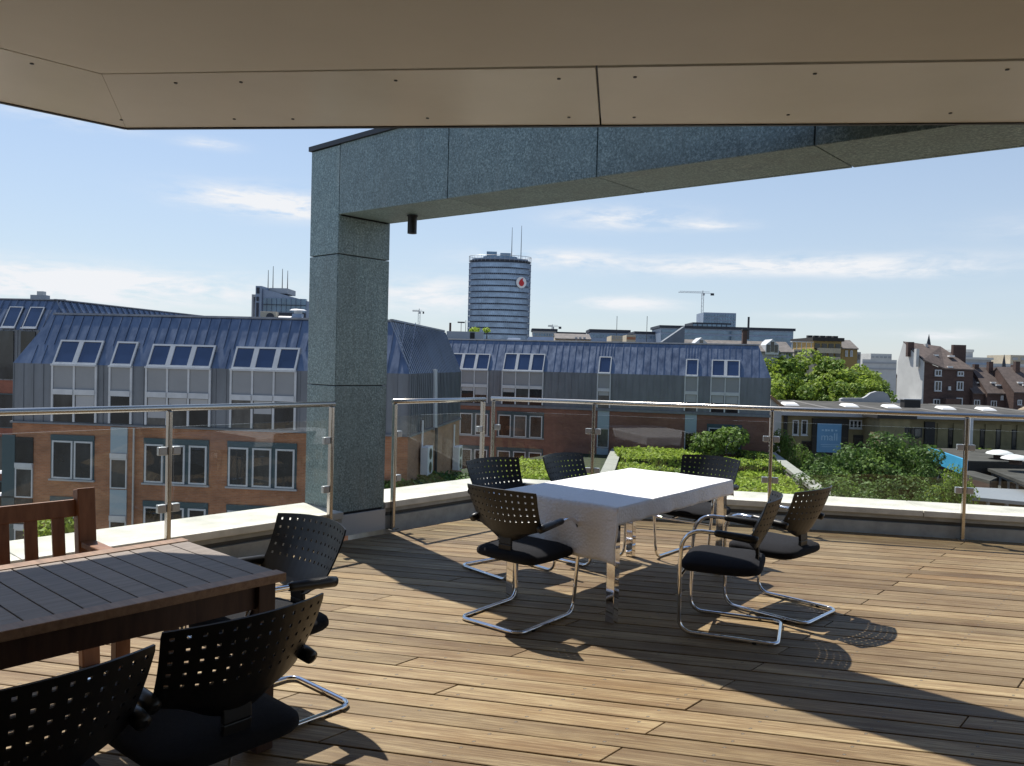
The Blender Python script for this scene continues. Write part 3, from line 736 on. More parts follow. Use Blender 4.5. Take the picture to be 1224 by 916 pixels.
# ------------------------------------------------------------------ brown table and bench
def make_brown_table():
    FR = np.array([-1.61, 3.91, 0]); NR = np.array([-.927, 3.317, 0]); d = azd(220); L = 2.0; wv = (NR-FR); w = np.linalg.norm(wv); wv /= w
    d = np.array([-wv[1], wv[0], 0]); d = -d if d[1] > 0 else d
    org = FR+(NR-FR)/2+d*L/2; rz = atan2(wv[1], wv[0])      # local x = short side (towards viewer), local y = along the table
    T = thing('slatted_table', 'dark brown slatted wooden garden table in the shade at left', 'table', tuple(org), rz)
    y1 = L/2
    yy = 1 if (Matrix.Rotation(rz, 3, 'Z') @ Vector((0, 1, 0))).dot(Vector(-d)) > 0 else -1      # +1: local +y is the right end
    top = MB(); b = .075; n = 21; pit = (L-.0)/n
    for i in range(n):
        y = -y1+pit*(i+.5); top.box((0, y, .7325), (w-2*b-.008, pit-.006, .026), TEAK_T)
    top.build('slats', T, .0015)
    fr = MB()
    for s in (-1, 1): fr.box((s*(w/2-b/2), 0, .7325), (b, L+.012, .035), TEAK_F)
    fr.build('top_border', T, .003)
    ap = MB()
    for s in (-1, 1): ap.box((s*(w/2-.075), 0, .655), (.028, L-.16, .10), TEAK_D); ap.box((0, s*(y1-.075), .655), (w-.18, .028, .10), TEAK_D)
    ap.build('apron', T, .002)
    for sx in (-1, 1):
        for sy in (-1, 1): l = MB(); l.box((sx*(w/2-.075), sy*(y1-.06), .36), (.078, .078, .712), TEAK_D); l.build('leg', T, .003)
make_brown_table()

def make_bench():
    o = np.array(uv(1.02, -4.30)); B = thing('garden_bench', 'red brown wooden bench with a slatted back behind the brown table', 'bench', tuple(o), -A42)   # local y = UD, local x = VD (faces +x)
    hl = .62
    def P(x, y, z): return (x, y, z)
    for s in (-1, 1):
        p = MB(); y = s*hl
        p.hexa([(-.16, y-.045, 0), (-.10, y-.045, 0), (-.10, y+.045, 0), (-.16, y+.045, 0), (-.275, y-.045, .915), (-.205, y-.045, .93), (-.205, y+.045, .93), (-.275, y+.045, .915)], BENCHW); p.build('back_post', B, .006)
        l = MB(); l.box((.26, y, .31), (.065, .07, .62), BENCHW); l.build('front_leg', B, .004)
        a = MB(); a.box((.04, y, .635), (.52, .075, .032), BENCHW); a.build('armrest', B, .006)
        r = MB(); r.box((.07, y, .38), (.36, .03, .07), BENCHW); r.build('side_rail', B, .003)
    t = MB(); t.hexa([(-.262, -hl, .775), (-.222, -hl, .78), (-.222, hl, .78), (-.262, hl, .775), (-.272, -hl, .865), (-.232, -hl, .87), (-.232, hl, .87), (-.272, hl, .865)], BENCHW); t.build('top_rail', B, .005)
    t = MB(); t.box((-.20, 0, .50), (.035, 2*hl, .06), BENCHW); t.build('lower_rail', B, .004)
    for i in range(9):
        y = -hl+.125*(i+1); y = hl-.128*(i+1)
        s = MB(); s.hexa([(-.205, y-.03, .50), (-.187, y-.03, .50), (-.187, y+.03, .50), (-.205, y+.03, .50), (-.250, y-.03, .80), (-.232, y-.03, .80), (-.232, y+.03, .80), (-.250, y+.03, .80)], BENCHW); s.build('back_slat', B, .002)
    for i in range(5): s = MB(); s.box((-.12+.09*i, 0, .43), (.075, 2*hl-.02, .022), BENCHW); s.build('seat_slat', B, .003)
    f = MB(); f.box((.255, 0, .38), (.025, 2*hl-.07, .07), BENCHW); f.build('front_rail', B, .003)
make_bench()
#@@BACKGROUND
# ================================================================== BACKGROUND
def setting():
    g = MB(); g.poly([(-4000, -600, GZ), (4000, -600, GZ), (4000, 5500, GZ), (-4000, 5500, GZ)], [(0, 1, 2, 3)], GROUNDM); tag(g.build('ground'), kind='structure')
    g = MB(); g.poly([(-60, 14, GZ+.02), (6, 14, GZ+.02), (6, 72, GZ+.02), (-60, 72, GZ+.02)], [(0, 1, 2, 3)], COURT); tag(g.build('courtyard'), kind='structure')
setting()

class Fac:
    """a facade: origin p0, unit direction d along it, outward normal n; mansard slope above zb set back up to the ridge zr"""
    def __init__(s, p0, p1, zb=1., zr=3.65, back=1.4):
        s.p0 = np.array([p0[0], p0[1], 0.]); v = np.array([p1[0]-p0[0], p1[1]-p0[1], 0.]); s.L = np.linalg.norm(v); s.d = v/s.L
        s.n = np.array([s.d[1], -s.d[0], 0.]); s.zb, s.zr, s.back = zb, zr, back
        s.o = s.p0
    def pt(s, t, z, off=0.):
        if z > s.zb: off = off-s.back*(z-s.zb)/(s.zr-s.zb)
        return s.p0+s.d*t+s.n*off+np.array([0, 0, z])-s.o
    def hx(s, mb, t0, t1, z0, z1, o0, o1, m):
        return mb.hexa([s.pt(t, z, o) for z in (z0, z1) for t, o in ((t0, o1), (t1, o1), (t1, o0), (t0, o0))], m)
    def tz(s, px, py, slope=False):
        r = ray(px, py); a = s.p0-CAMP
        if slope:      # plane of the slope
            k = s.back/(s.zr-s.zb); N = s.n+np.array([0, 0, k]); q = s.p0+np.array([0, 0, s.zb])
            p = CAMP+r*(((q-CAMP)@N)/(r@N))
        else: p = CAMP+r*((a@s.n)/(r@s.n))
        return float((p-s.p0)@s.d), float(p[2])
def window(f, P, t0, t1, z0, z1, n, fm, name='window', fw=.07, mull=.10, dep=.07, sill=True, base=0., pm=None):
    w = MB(); f.hx(w, t0, t1, z1-fw, z1, base, base+dep, fm); f.hx(w, t0, t1, z0, z0+fw, base, base+dep, fm)
    pw = (t1-t0-2*fw-(n-1)*mull)/n; xs = [t0]
    f.hx(w, t0, t0+fw, z0+fw, z1-fw, base, base+dep, fm); f.hx(w, t1-fw, t1, z0+fw, z1-fw, base, base+dep, fm)
    for i in range(1, n): a = t0+fw+pw*i+mull*(i-1); f.hx(w, a, a+mull, z0+fw, z1-fw, base, base+dep, fm)
    if sill: f.hx(w, t0-.04, t1+.04, z0-.10, z0-.002, base, base+dep+.08, fm)
    o = w.build(name, P); g = MB(); f.hx(g, t0+fw*.5, t1-fw*.5, z0+fw*.5, z1-fw*.5, base+.004, base+dep*.45, pm or PANE); g.build('pane', o)
    return o
def win_px(f, P, x0, x1, y0, y1, n, fm, slope=False, **k):
    a, zt = f.tz(x0, y0, slope); a2, zb_ = f.tz(x0, y1, slope); b, _ = f.tz(x1, (y0+y1)/2, slope)
    a = (a+a2)/2 if not slope else a
    return window(f, P, min(a, b), max(a, b), zb_, zt, n, fm, **k)
def seams(f, mb, t0, t1, z0, z1, step, m, skip=(), w=.035, h=.04):
    n = max(1, round((t1-t0)/step))
    for i in range(n+1):
        t = t0+(t1-t0)*i/n
        if any(a < t < b for a, b in skip): continue
        f.hx(mb, t-w/2, t+w/2, z0, z1, 0, h, m)

# ---------------------------------------------------------------- left brick block with zinc mansard
BT = -2.05
fL = Fac((-26.3, 42.05), (-5.13, 39.8)); fE = Fac((-5.13, 39.8), (-3.45, 53.3), back=1.15)
def zinc_bay(f, P, x0, x1, ytop, ysill, ylow, n, ystrip):
    """a bay of the mansard: roof windows in the slope, panels and a second row of windows below"""
    a, zt = f.tz(x0, ytop, True); a0, _ = f.tz(x0, ysill); b0, _ = f.tz(x1, ysill)
    window(f, P, a0, b0, 1.02, zt, n, WFRAME, fw=.09, mull=.26, dep=.10, base=.03, pm=PANE_B)
    pw = (b0-a0)/n
    s = MB()
    for i in range(n+1): f.hx(s, a0+pw*i-.055, a0+pw*i+.055, BT+.05, .93, .03, .11, WFRAME)
    for i in range(n): f.hx(s, a0+pw*i+.04, a0+pw*(i+1)-.04, -.58, -.30, .035, .16, WFRAME)
    s.build('bay_frame', P)
    for i in range(n):
        q = MB(); f.hx(q, a0+pw*i+.075, a0+pw*(i+1)-.075, -.30, .92, .02, .075, SPANDREL); q.build('spandrel_panel', P)
        q = MB(); f.hx(q, a0+pw*i+.075, a0+pw*(i+1)-.075, BT+.05, -.585, .02, .06, PANE); q = q.build('window', P)
        bl = MB(); h = random.choice((.25, .5, .0, .8)); 
        if h: f.hx(bl, a0+pw*i+.10, a0+pw*(i+1)-.10, -.60-1.3*h, -.60, .062, .066, GREYR); bl.build('blind', q)
    return a0-.1, b0+.1
def left_block():
    f = fL; P = thing('brick_block', 'orange brick office block with blue zinc mansard roof left of the granite pillar', 'office block', tuple(f.p0)); fE.o = f.p0
    D = 13.; e2 = fE.p0+fE.d*fE.L; b0 = f.p0-f.n*D; b1 = e2-fE.n*.5
    foot = [f.p0, fE.p0, e2, e2-np.array([9, -1., 0]), f.p0-f.n*11]
    w = MB(); w.prism([tuple((p-f.o)[:2]) for p in foot], GZ, BT, BRICK); w.build('wall', P)
    skin = MB(); fE.hx(skin, .002, fE.L, GZ, BT-.01, 0, .012, BRICKX); skin.build('end_wall', P)
    # zinc storey and mansard body
    r = MB(); inn = lambda p, k: p
    lo_ = [f.p0-f.d*.0+f.n*.01, fE.p0+f.n*.01+fE.n*.01, e2+fE.n*.01, e2-np.array([9, -1., 0]), f.p0-f.n*11]
    r.prism([tuple((p-f.o)[:2]) for p in lo_], BT, 1., ZINCV)
    ri = [f.p0-f.n*1.4+f.d*1.25, fE.p0-f.n*1.4-fE.n*1.15, e2-fE.n*1.15, e2-np.array([8, -1., 0]), f.p0-f.n*10+f.d*1.25]
    pts = [p-f.o+np.array([0, 0, 1.]) for p in lo_]+[p-f.o+np.array([0, 0, 3.65]) for p in ri]
    r.poly(pts, [(i, (i+1) % 5, 5+(i+1) % 5, 5+i) for i in range(5)]+[(5, 6, 7, 8, 9)], ZINC)
    sk = []
    for x0, x1, yt, ys, n in ((64, 116, 406, 440, 2), (132.5, 158, 408, 440, 1), (176, 252, 411, 443, 3), (277, 354, 414, 447, 3)):
        sk.append(zinc_bay(f, P, x0, x1, yt, ys, 500, n, 0))
    # right of the pillar the facade runs on: one more bay hidden behind it
    seams(f, r, .05, f.L-.05, BT, 1., .56, ZINCV, sk); seams(f, r, 1.35, f.L-.05, 2.05, 3.62, .56, ZINC, w=.035); seams(f, r, 1.0, f.L-.05, 1.0, 2.0, .56, ZINC, [(a-.25, b+.25) for a, b in sk])
    seams(fE, r, .05, fE.L-.05, BT, 1., .42, ZINCV, w=.05, h=.05); seams(fE, r, .3, fE.L-.05, 1.0, 3.6, .42, ZINC, w=.05, h=.05)
    r.build('zinc_roof', P)
    c = MB(); f.hx(c, 1.2, f.L-1.1, 3.655, 3.76, -.12, .05, ZINCV); fE.hx(c, .9, fE.L, 3.655, 3.76, -.12, .05, ZINCV)
    f.hx(c, -.05, f.L, BT-.10, BT-.005, 0, .14, ZINCV); fE.hx(c, 0, fE.L, BT-.12, BT-.01, .013, .14, ZINCV); c.build('eaves', P)
    # rain pipes and the light strip on the end face
    g = MB(); t = fE.tz(519, 470)[0]
    fE.hx(g, t-.35, t+.35, BT-.2, 1.2, .06, .16, WFRAME); g.build('light_strip', P)
    g = MB(); g.tube([fE.pt(t-.3, -2.1, .25), fE.pt(t-.3, -13, .25)], .09, DARKM, 8); g.build('rain_pipe', P)
    # brick storeys: rows of windows 3.25 m apart
    for k in range(4):
        dz = -3.25*k
        for x0, x1, n in ((61, 113, 2), (172, 250, 3), (272, 355, 3)):
            a, _ = f.tz(x0, 545); b, _ = f.tz(x1, 545); zt, zb_ = -2.98+dz, -5.02+dz
            q = MB(); f.hx(q, a, b, zt, zt+.28, -.05, .06, TEALF); f.hx(q, a, b, zb_, zt, .004, .02, TEALF); q.build('window_lintel', P)
            pw = (b-a)/n
            for i in range(n):
                if n == 2: u0, u1 = (a+.1, a+1.25) if i == 0 else (b-1.1, b-.08)
                else: u0, u1 = a+pw*i+(.08 if i == 0 else .12), a+pw*(i+1)-.10
                window(f, P, u0, u1, zb_+.02, zt-.02, 1, WFRAME, sill=False, base=.022, fw=.09)
            q = MB(); f.hx(q, a-.05, b+.05, zb_-.09, zb_, 0, .14, GREYR); q.build('window_sill', P)
        for x0, x1, tl in ((132.5, 152.5, False), (19, 40, True)):
            a, _ = f.tz(x0, 545); b, _ = f.tz(x1, 545); z0 = -2.2+dz if not tl else -2.9+dz
            q = MB(); f.hx(q, a, b, z0-1.35, z0, .004, .05, PANEL_L if not tl else PANE); q.build('stair_panel', P)
            q = MB(); f.hx(q, a, b, z0-1.62, z0-1.36, .004, .12, WFRAME); q.build('stair_ledge', P)
            window(f, P, a, b, z0-3.2, z0-1.63, 1, WFRAME if not tl else WFRAME, sill=False, base=.004)
            if tl: q = MB(); f.hx(q, a-.75, a-.02, z0-3.25, z0+.1, .004, .06, TEALF); q.build('teal_panel', P)
    q = MB(); t = f.tz(161, 560)[0]; q.tube([f.pt(t, -2.2, .12), f.pt(t, -14.5, .12)], .055, GALV, 8); q.build('rain_pipe', P)
    # things on its roof
    for (x, y, w_, h_, Y, lab, nm) in ((322, 384, 20, 10, 47.5, 'boxy grey air conditioner on the roof of the left brick block', 'ac_unit'),):
        p = Yp(x, y, Y); A = thing(nm, lab, 'air conditioner', (p[0], p[1], 3.66)); b = MB(); b.box((0, 0, .36), (.95, .5, .62), CREAMR); b.build('casing', A, .02); b = MB(); b.cyl((.12, -.262, .36), .24, .01, DARKM, 16, axis=(0, -1, 0)); b.build('fan_grille', A)
        b = MB(); b.box((-.35, 0, .03), (.06, .5, .05), GALV); b.box((.35, 0, .03), (.06, .5, .05), GALV); b.build('feet', A)
    p = Yp(356, 384, 47.5); V = thing('roof_vent', 'round zinc roof ventilator with a white cowl beside the granite pillar', 'roof vent', (p[0], p[1], 3.66))
    b = MB(); b.box((0, 0, .3), (.55, .55, .6), BLUEM); b.build('base', V); b = MB(); b.cyl((0, 0, .6), .24, .16, GALV, 14); b.cyl((0, 0, .80), .5, .07, WHITEM, 18, r2=.36); b.build('cowl', V)
    p = Yp(345, 388, 47); b = MB(); b.hexa([(-.7, -.5, 0), (.7, -.5, 0), (.7, .5, 0), (-.7, .5, 0), (-.7, -.5, .12), (.7, -.5, .12), (.7, .5, .45), (-.7, .5, .45)], WHITEM); tag(b.build('roof_skylight', loc=(p[0], p[1], 3.66)), 'white tilted skylight beside the round roof ventilator', 'skylight')
    # air conditioners on the end wall
    for x, y in ((503, 550), (541, 547)):
        t, z = fE.tz(x, y); q = fE.p0+fE.d*t+fE.n*.32; A = thing('ac_unit', 'white air conditioner on the brick end wall, %s' % ('nearer the granite pillar' if x < 520 else 'further back near the dark hedge'), 'air conditioner', (q[0], q[1], z-.75), atan2(fE.d[1], fE.d[0]), 'air conditioners on the brick end wall')
        b = MB(); b.box((0, 0, .75), (1.2, .42, 1.5), WHITEM); b.build('casing', A, .03)
        for k in (.38, 1.1): b = MB(); b.cyl((.0, -.212, k), .3, .012, DARKM, 18, axis=(0, -1, 0)); b.build('fan_grille', A)
        b = MB(); b.tube([(-.3, .2, 1.45), (-.3, .2, 2.9)], .06, WHITEM, 8); b.build('pipe_cover', A)
left_block()

# ---------------------------------------------------------------- block beyond it on the far left
def far_left_block():
    f = Fac((-50, 61.5), (-33.6, 59.4), 3.2, 5.55, 1.3); g = Fac((-33.6, 59.4), (-27.5, 92), 3.2, 5.55, 1.3); g.o = f.p0
    P = thing('brick_block', 'darker brick block with zinc roof at the left edge, behind the nearer one', 'office block', tuple(f.p0))
    e2 = g.p0+g.d*g.L; foot = [f.p0, g.p0, e2, e2-f.d*14, f.p0-f.n*14]
    w = MB(); w.prism([tuple((p-f.o)[:2]) for p in foot], GZ, -.6, BRICKO); w.build('wall', P)
    r = MB(); r.prism([tuple((p-f.o)[:2]) for p in foot], -.6, 3.2, ZINCV)
    ri = [f.p0-f.n*1.3, g.p0-f.n*1.3-g.n*1.3, e2-g.n*1.3+g.n*0-g.d*.9, e2-f.d*12, f.p0-f.n*12]
    pts = [p-f.o+np.array([0, 0, 3.2]) for p in foot]+[p-f.o+np.array([0, 0, 5.55]) for p in ri]
    r.poly(pts, [(i, (i+1) % 5, 5+(i+1) % 5, 5+i) for i in range(5)]+[(5, 6, 7, 8, 9)], ZINC)
    seams(f, r, 0, f.L, -.6, 3.2, .6, ZINCV); seams(f, r, 0, f.L-1, 3.2, 5.5, .6, ZINC); seams(g, r, 1., g.L-1, 3.2, 5.5, .75, ZINC, w=.08, h=.06); r.build('zinc_roof', P)
    for x0, x1 in ((8, 20), (33, 46)):
        a, zt = f.tz(x0+2, 373, True); b, zl = f.tz(x1-1, 390, True)
        window(f, P, a, b, 3.4, 5.0, 1, WFRAME, base=.03, pm=PANE_B)
        q = MB(); f.hx(q, a, b, -.5, 3.1, .02, .08, PANE); q.build('stair_glazing', P)
        for k in range(3): window(f, P, a-.1, b+.1, -4.2-3.3*k, -1.6-3.3*k, 1, TEALF, base=.01, sill=False)
    q = MB(); p = Yp(48, 358, 63)-f.o; q.box((p[0], p[1], 5.8), (1.2, .6, .5), GREYR); q.box((p[0]+.1, p[1], 6.2), (.5, .4, .3), GALV); q.build('roof_plant', P)
    q = MB(); f.hx(q, 0, f.L-.8, 5.555, 5.64, -.2, .04, ZINCV); g.hx(q, 1, g.L-.9, 5.555, 5.64, -.2, .04, ZINCV); q.build('eaves', P)
far_left_block()

# ---------------------------------------------------------------- the long wing opposite
fW = Fac((-8.1, 73.7), (21.45, 66.15), 1.0, 3.72, 1.5)
def long_wing():
    f = fW; P = thing('brick_wing', 'long red brown brick wing with zinc mansard roof opposite, behind the white table', 'office wing', tuple(f.p0)); D = 12.
    w = MB(); foot = [f.p0, f.p0+f.d*f.L, f.p0+f.d*f.L-f.n*D, f.p0-f.n*D]; q2 = lambda p: tuple((p-f.o)[:2])
    w.prism([q2(p) for p in foot], GZ, BT, BRICK2); w.build('wall', P)
    r = MB(); r.prism([q2(f.p0+f.n*.01), q2(foot[1]+f.n*.01+f.d*.01), q2(foot[2]+f.d*.01), q2(foot[3])], BT, 1., ZINCV)
    ri = [f.p0-f.n*1.5, foot[1]-f.n*1.5-f.d*1.0, foot[2]+f.n*1.5-f.d*1.0, foot[3]+f.n*1.5]
    pts = [p-f.o+np.array([0, 0, 1.]) for p in foot]+[p-f.o+np.array([0, 0, 3.72]) for p in ri]
    r.poly(pts, [(i, (i+1) % 4, 4+(i+1) % 4, 4+i) for i in range(4)]+[(4, 5, 6, 7)], ZINC)
    sk = []
    for x0, x1, n in ((536, 583.5, 3), (601, 649.5, 3), (715, 730, 1), (819.5, 834.5, 1), (850.5, 884.5, 2)):
        sk.append(zinc_bay(f, P, x0, x1, 422 if x0 < 620 else 424+(x0-640)*.028, 442, 490, n, 0))
    seams(f, r, .05, f.L-.05, BT, 1., .6, ZINCV, sk); seams(f, r, .05, f.L-1., 1.0, 3.65, .6, ZINC, [(a-.2, b+.2) for a, b in sk])
    for t in [q for a, b in sk for q in (a+(b-a)*k/5 for k in range(6))]: f.hx(r, t-.02, t+.02, 2.62, 3.65, 0, .04, ZINC)
    r.build('zinc_roof', P)
    c = MB(); f.hx(c, 0, f.L-.9, 3.725, 3.84, -.2, .06, ZINCV); f.hx(c, 0, f.L+.05, BT-.22, BT-.005, 0, .16, ZINCV); c.build('eaves', P)
    for k in range(3):
        dz = -3.25*k
        for x0, x1, n in ((548, 585, 2), (594, 650, 3), (845, 887, 2)):
            a, _ = f.tz(x0, 512); b, _ = f.tz(x1, 512); zt, zb_ = -2.95+dz-(.35 if x0 > 800 else 0), -4.95+dz-(.4 if x0 > 800 else 0)
            q = MB(); f.hx(q, a, b, zt, zt+.30, -.05, .06, TEALF); f.hx(q, a, b, zb_, zt, .004, .02, TEALF); q.build('window_lintel', P); pw = (b-a)/n
            for i in range(n): window(f, P, a+pw*i+.14, a+pw*(i+1)-.14, zb_+.02, zt-.02, 1, WFRAME, sill=False, base=.022, fw=.09)
            q = MB(); f.hx(q, a-.05, b+.05, zb_-.09, zb_, 0, .12, GREYR); q.build('window_sill', P)
        for x0, x1 in ((714, 728), (818.5, 832.5)):
            a, _ = f.tz(x0, 512); b, _ = f.tz(x1, 512); z0 = -2.28+dz
            q = MB(); f.hx(q, a, b, z0-1.5, z0, .004, .05, PANEL_L); q.build('stair_panel', P)
            window(f, P, a, b, z0-3.2, z0-1.52, 1, WFRAME, sill=False, base=.004)
    # roof-top bits
    for i, (px0, px1, yt, m, lab, nm) in enumerate(((534, 577, 396, GREYR, 'plain grey roof penthouse with a dark door, below the round tower', 'roof_penthouse'),)):
        a = Yp(px0, 402, 78); b = Yp(px1, 402, 78); z = Yp(px0, yt, 78)[2]; T = thing(nm, lab, 'penthouse', ((a[0]+b[0])/2, 79, 3.72)); q = MB(); q.box((0, 0, (z-3.72)/2), (b[0]-a[0], 2.5, z-3.72), GREYR); q.build('wall', T); q = MB(); q.box(((b[0]-a[0])/2-1, -1.27, .45), (.45, .05, .8), DKTRIM); q.build('door', T)
    # triangular zinc gable on the right part of the roof
    a = Yp(792, 410, 74); b = Yp(818, 410, 74); z = Yp(816, 390, 74)[2]; q = MB(); w_ = b[0]-a[0]
    q.hexa([(0, 0, 0), (w_, 0, 0), (w_, 1.2, 0), (0, 1.2, 0), (0, 0, .35), (w_, 0, z-3.7), (w_, 1.2, z-3.7), (0, 1.2, .35)], ZINCV); tag(q.build('roof_gable', loc=(a[0], 74, 3.7)), 'wedge shaped zinc roof housing at the right of the long wing', 'roof housing')
    # low roof lights on top
    for x0, x1, h in ((604, 622, .35), (628, 662, .5)):
        a = Yp(x0, 405, 76); b = Yp(x1, 405, 76); q = MB(); w_ = b[0]-a[0]; q.hexa([(0, 0, 0), (w_, 0, 0), (w_, 2, 0), (0, 2, 0), (.3, .3, h), (w_, .3, h), (w_, 1.7, h), (.3, 1.7, h)], BLUEM)
        tag(q.build('roof_light', loc=(a[0], 76, 3.75)), '%s blue grey roof light on the long wing below the tower' % ('shorter' if x0 < 610 else 'longer'), 'roof light')
    # small potted greenery on the roof
    for x, s_ in ((568, .5), (582, .42)): foliage_ball('roof_plant', Yp(x, 399, 79)[:2], 4.9, s_*1.6, s_*.9, 120, FOL_Y, .22, 'small green plant on the roof below the tower, %s' % ('left one' if x < 575 else 'right one'), 'plant', trunk=1.1)

# ---------------------------------------------------------------- leaves
def leaf_mesh(mb, centers, n, size, rnd, m, spread):
    """n bent leaf clusters scattered round each clump centre (c, r)"""
    for c, r, rz in centers:
        for _ in range(n):
            while True:
                d = np.array([rnd.uniform(-1, 1) for _ in range(3)]); q = d@d
                if .25 < q < 1: break
            d = d*(q**(-.2)); p = np.array(c)+d*np.array([r, r, rz])*spread
            s = size*rnd.uniform(.6, 1.35); a = np.array([rnd.gauss(0, 1) for _ in range(3)]); a = a/np.linalg.norm(a)
            nrm = d/np.linalg.norm(d)*.55+np.array([rnd.gauss(0, .45), rnd.gauss(0, .45), .35+rnd.gauss(0, .4)]); nrm /= np.linalg.norm(nrm)
            x = np.cross(nrm, a); x /= np.linalg.norm(x)+1e-9; y = np.cross(nrm, x)
            tip = nrm*s*rnd.uniform(-.25, .1)
            mb.poly([p-x*s*.5, p-y*s*.42+tip*.5, p+x*s*.6+tip, p+y*s*.42+tip*.5], [(0, 1, 2, 3)], m)
def foliage_ball(name, xy, z, r, rz, n, m, size, label, cat, trunk=.5, group=None, clumps=1, seed=0):
    rnd = random.Random(seed+int(xy[0]*10)); T = thing(name, label, cat, (xy[0], xy[1], z-rz-trunk), group=group)
    cs = [((0, 0, rz+trunk), r*.6, rz*.6)]
    for i in range(clumps):
        a = rnd.uniform(0, 2*PI); e = rnd.uniform(-.6, 1); k = .55
        cs.append(((cos(a)*r*k, sin(a)*r*k, rz+trunk+e*rz*k), r*.5, rz*.5))
    mb = MB(); leaf_mesh(mb, cs, n//len(cs), size, rnd, m, 1.05); mb.build('foliage', T)
    s = MB(); s.tube([(0, 0, 0), (0, 0, rz+trunk)], [.08, .03], BARK, 6); s.build('stem', T); return T
long_wing()

def tree_mesh(h, rx, rz, clumps, n, leaf, m, seed, m2=None):
    """trunk + limbs and a crown of clumps; returns (trunk MB, crown MB)"""
    rnd = random.Random(seed); t = MB(); c = MB(); base = h-2*rz
    t.tube([(0, 0, 0), (.05*rx, 0, base*.5), (.0, .04*rx, base+rz*.5), (0, 0, base+rz*1.2)], [.035*h*.55, .028*h*.5, .02*h*.5, .01], BARK, 8)
    cs = []
    for i in range(clumps):
        while True:
            d = np.array([rnd.uniform(-1, 1), rnd.uniform(-1, 1), rnd.uniform(-.9, 1)]); q = np.sqrt(d@d)
            if .35 < q < 1: break
        d = d*(.80/q)*rnd.uniform(.62, 1.12); r = rx*rnd.uniform(.20, .36)
        cc = (d[0]*rx, d[1]*rx, base+rz+d[2]*rz); cs.append((cc, r, r*.72))
        if i % 2 == 0: t.tube([(0, 0, base+rz*.35*rnd.random()), (cc[0]*.5, cc[1]*.5, base+rz*.5+cc[2]*.15-base*.15), cc], [.011*h*.5, .007*h*.5, .015], BARK, 5, caps=False)
    k = clumps//3
    leaf_mesh(c, cs[:k], n, leaf, rnd, m2 or m, 1.); leaf_mesh(c, cs[k:], n, leaf, rnd, m, 1.)
    return t, c
TREES = {}
def tree(name, xy, z0, h, rx, rz, kind, label, group, clumps=26, n=90, leaf=.5, m=None, m2=None, seed=1, rot=0., sc=1.):
    T = thing(name, label, 'tree', (xy[0], xy[1], z0), rot, group)
    key = (kind,)
    if key not in TREES:
        a, b = tree_mesh(h, rx, rz, clumps, n, leaf, m, seed, m2); a = a.build('trunk', T); b = b.build('crown', T); TREES[key] = (a, b, h)
    else:
        for src in TREES[key][:2]: q = src.copy(); COL.objects.link(q); q.parent = T
    k = h/TREES[key][2]; T.scale = (k*sc, k*sc, k); return T

def hedge(name, label, p0, p1, wdt, z0, z1, m, size=.20, dens=110, group=None, m2=None):
    """clipped hedge: leaf-sized faces over a rounded box"""
    p0, p1 = np.array(p0), np.array(p1); L = np.linalg.norm(p1-p0); d = (p1-p0)/L; rz = atan2(d[1], d[0]); rnd = random.Random(int(L*100)+len(label))
    H = thing(name, label, 'hedge', (p0[0], p0[1], z0), rz, group); h = z1-z0; mb = MB(); core = MB()
    core.box((L/2, 0, h*.42), (L-.3, wdt-.3, h*.8), SOIL); core.build('twigs', H)
    area = L*wdt+2*h*(L+wdt); n = int(area*dens)
    for _ in range(n):
        u = rnd.random()*area
        if u < L*wdt: p = (rnd.random()*L, (rnd.random()-.5)*wdt, h); nr = (0, 0, 1)
        elif u < L*wdt+2*h*L: sg = rnd.choice((-1, 1)); p = (rnd.random()*L, sg*wdt/2, rnd.random()*h); nr = (0, sg, .3)
        else: sg = rnd.choice((0, 1)); p = (sg*L, (rnd.random()-.5)*wdt, rnd.random()*h); nr = (sg*2-1, 0, .3)
        wob = .16*sin(p[0]*1.7+p[1])+.10*sin(p[0]*4.1+2*p[1])
        p = np.array(p)+np.array(nr)*(wob*.6-.1)+np.array([rnd.gauss(0, .05) for _ in range(3)])+np.array([0, 0, rnd.uniform(-.12, .08)])
        nv = np.array(nr)*.8+np.array([rnd.gauss(0, .5) for _ in range(3)]); nv /= np.linalg.norm(nv)
        a = np.array([rnd.gauss(0, 1) for _ in range(3)]); x = np.cross(nv, a); x /= np.linalg.norm(x); y = np.cross(nv, x); s = size*rnd.uniform(.6, 1.3)
        mb.poly([p-x*s*.5, p-y*s*.4, p+x*s*.6, p+y*s*.4], [(0, 1, 2, 3)], m2 if (m2 and rnd.random() < .3) else m)
    mb.build('leaves', H); return H

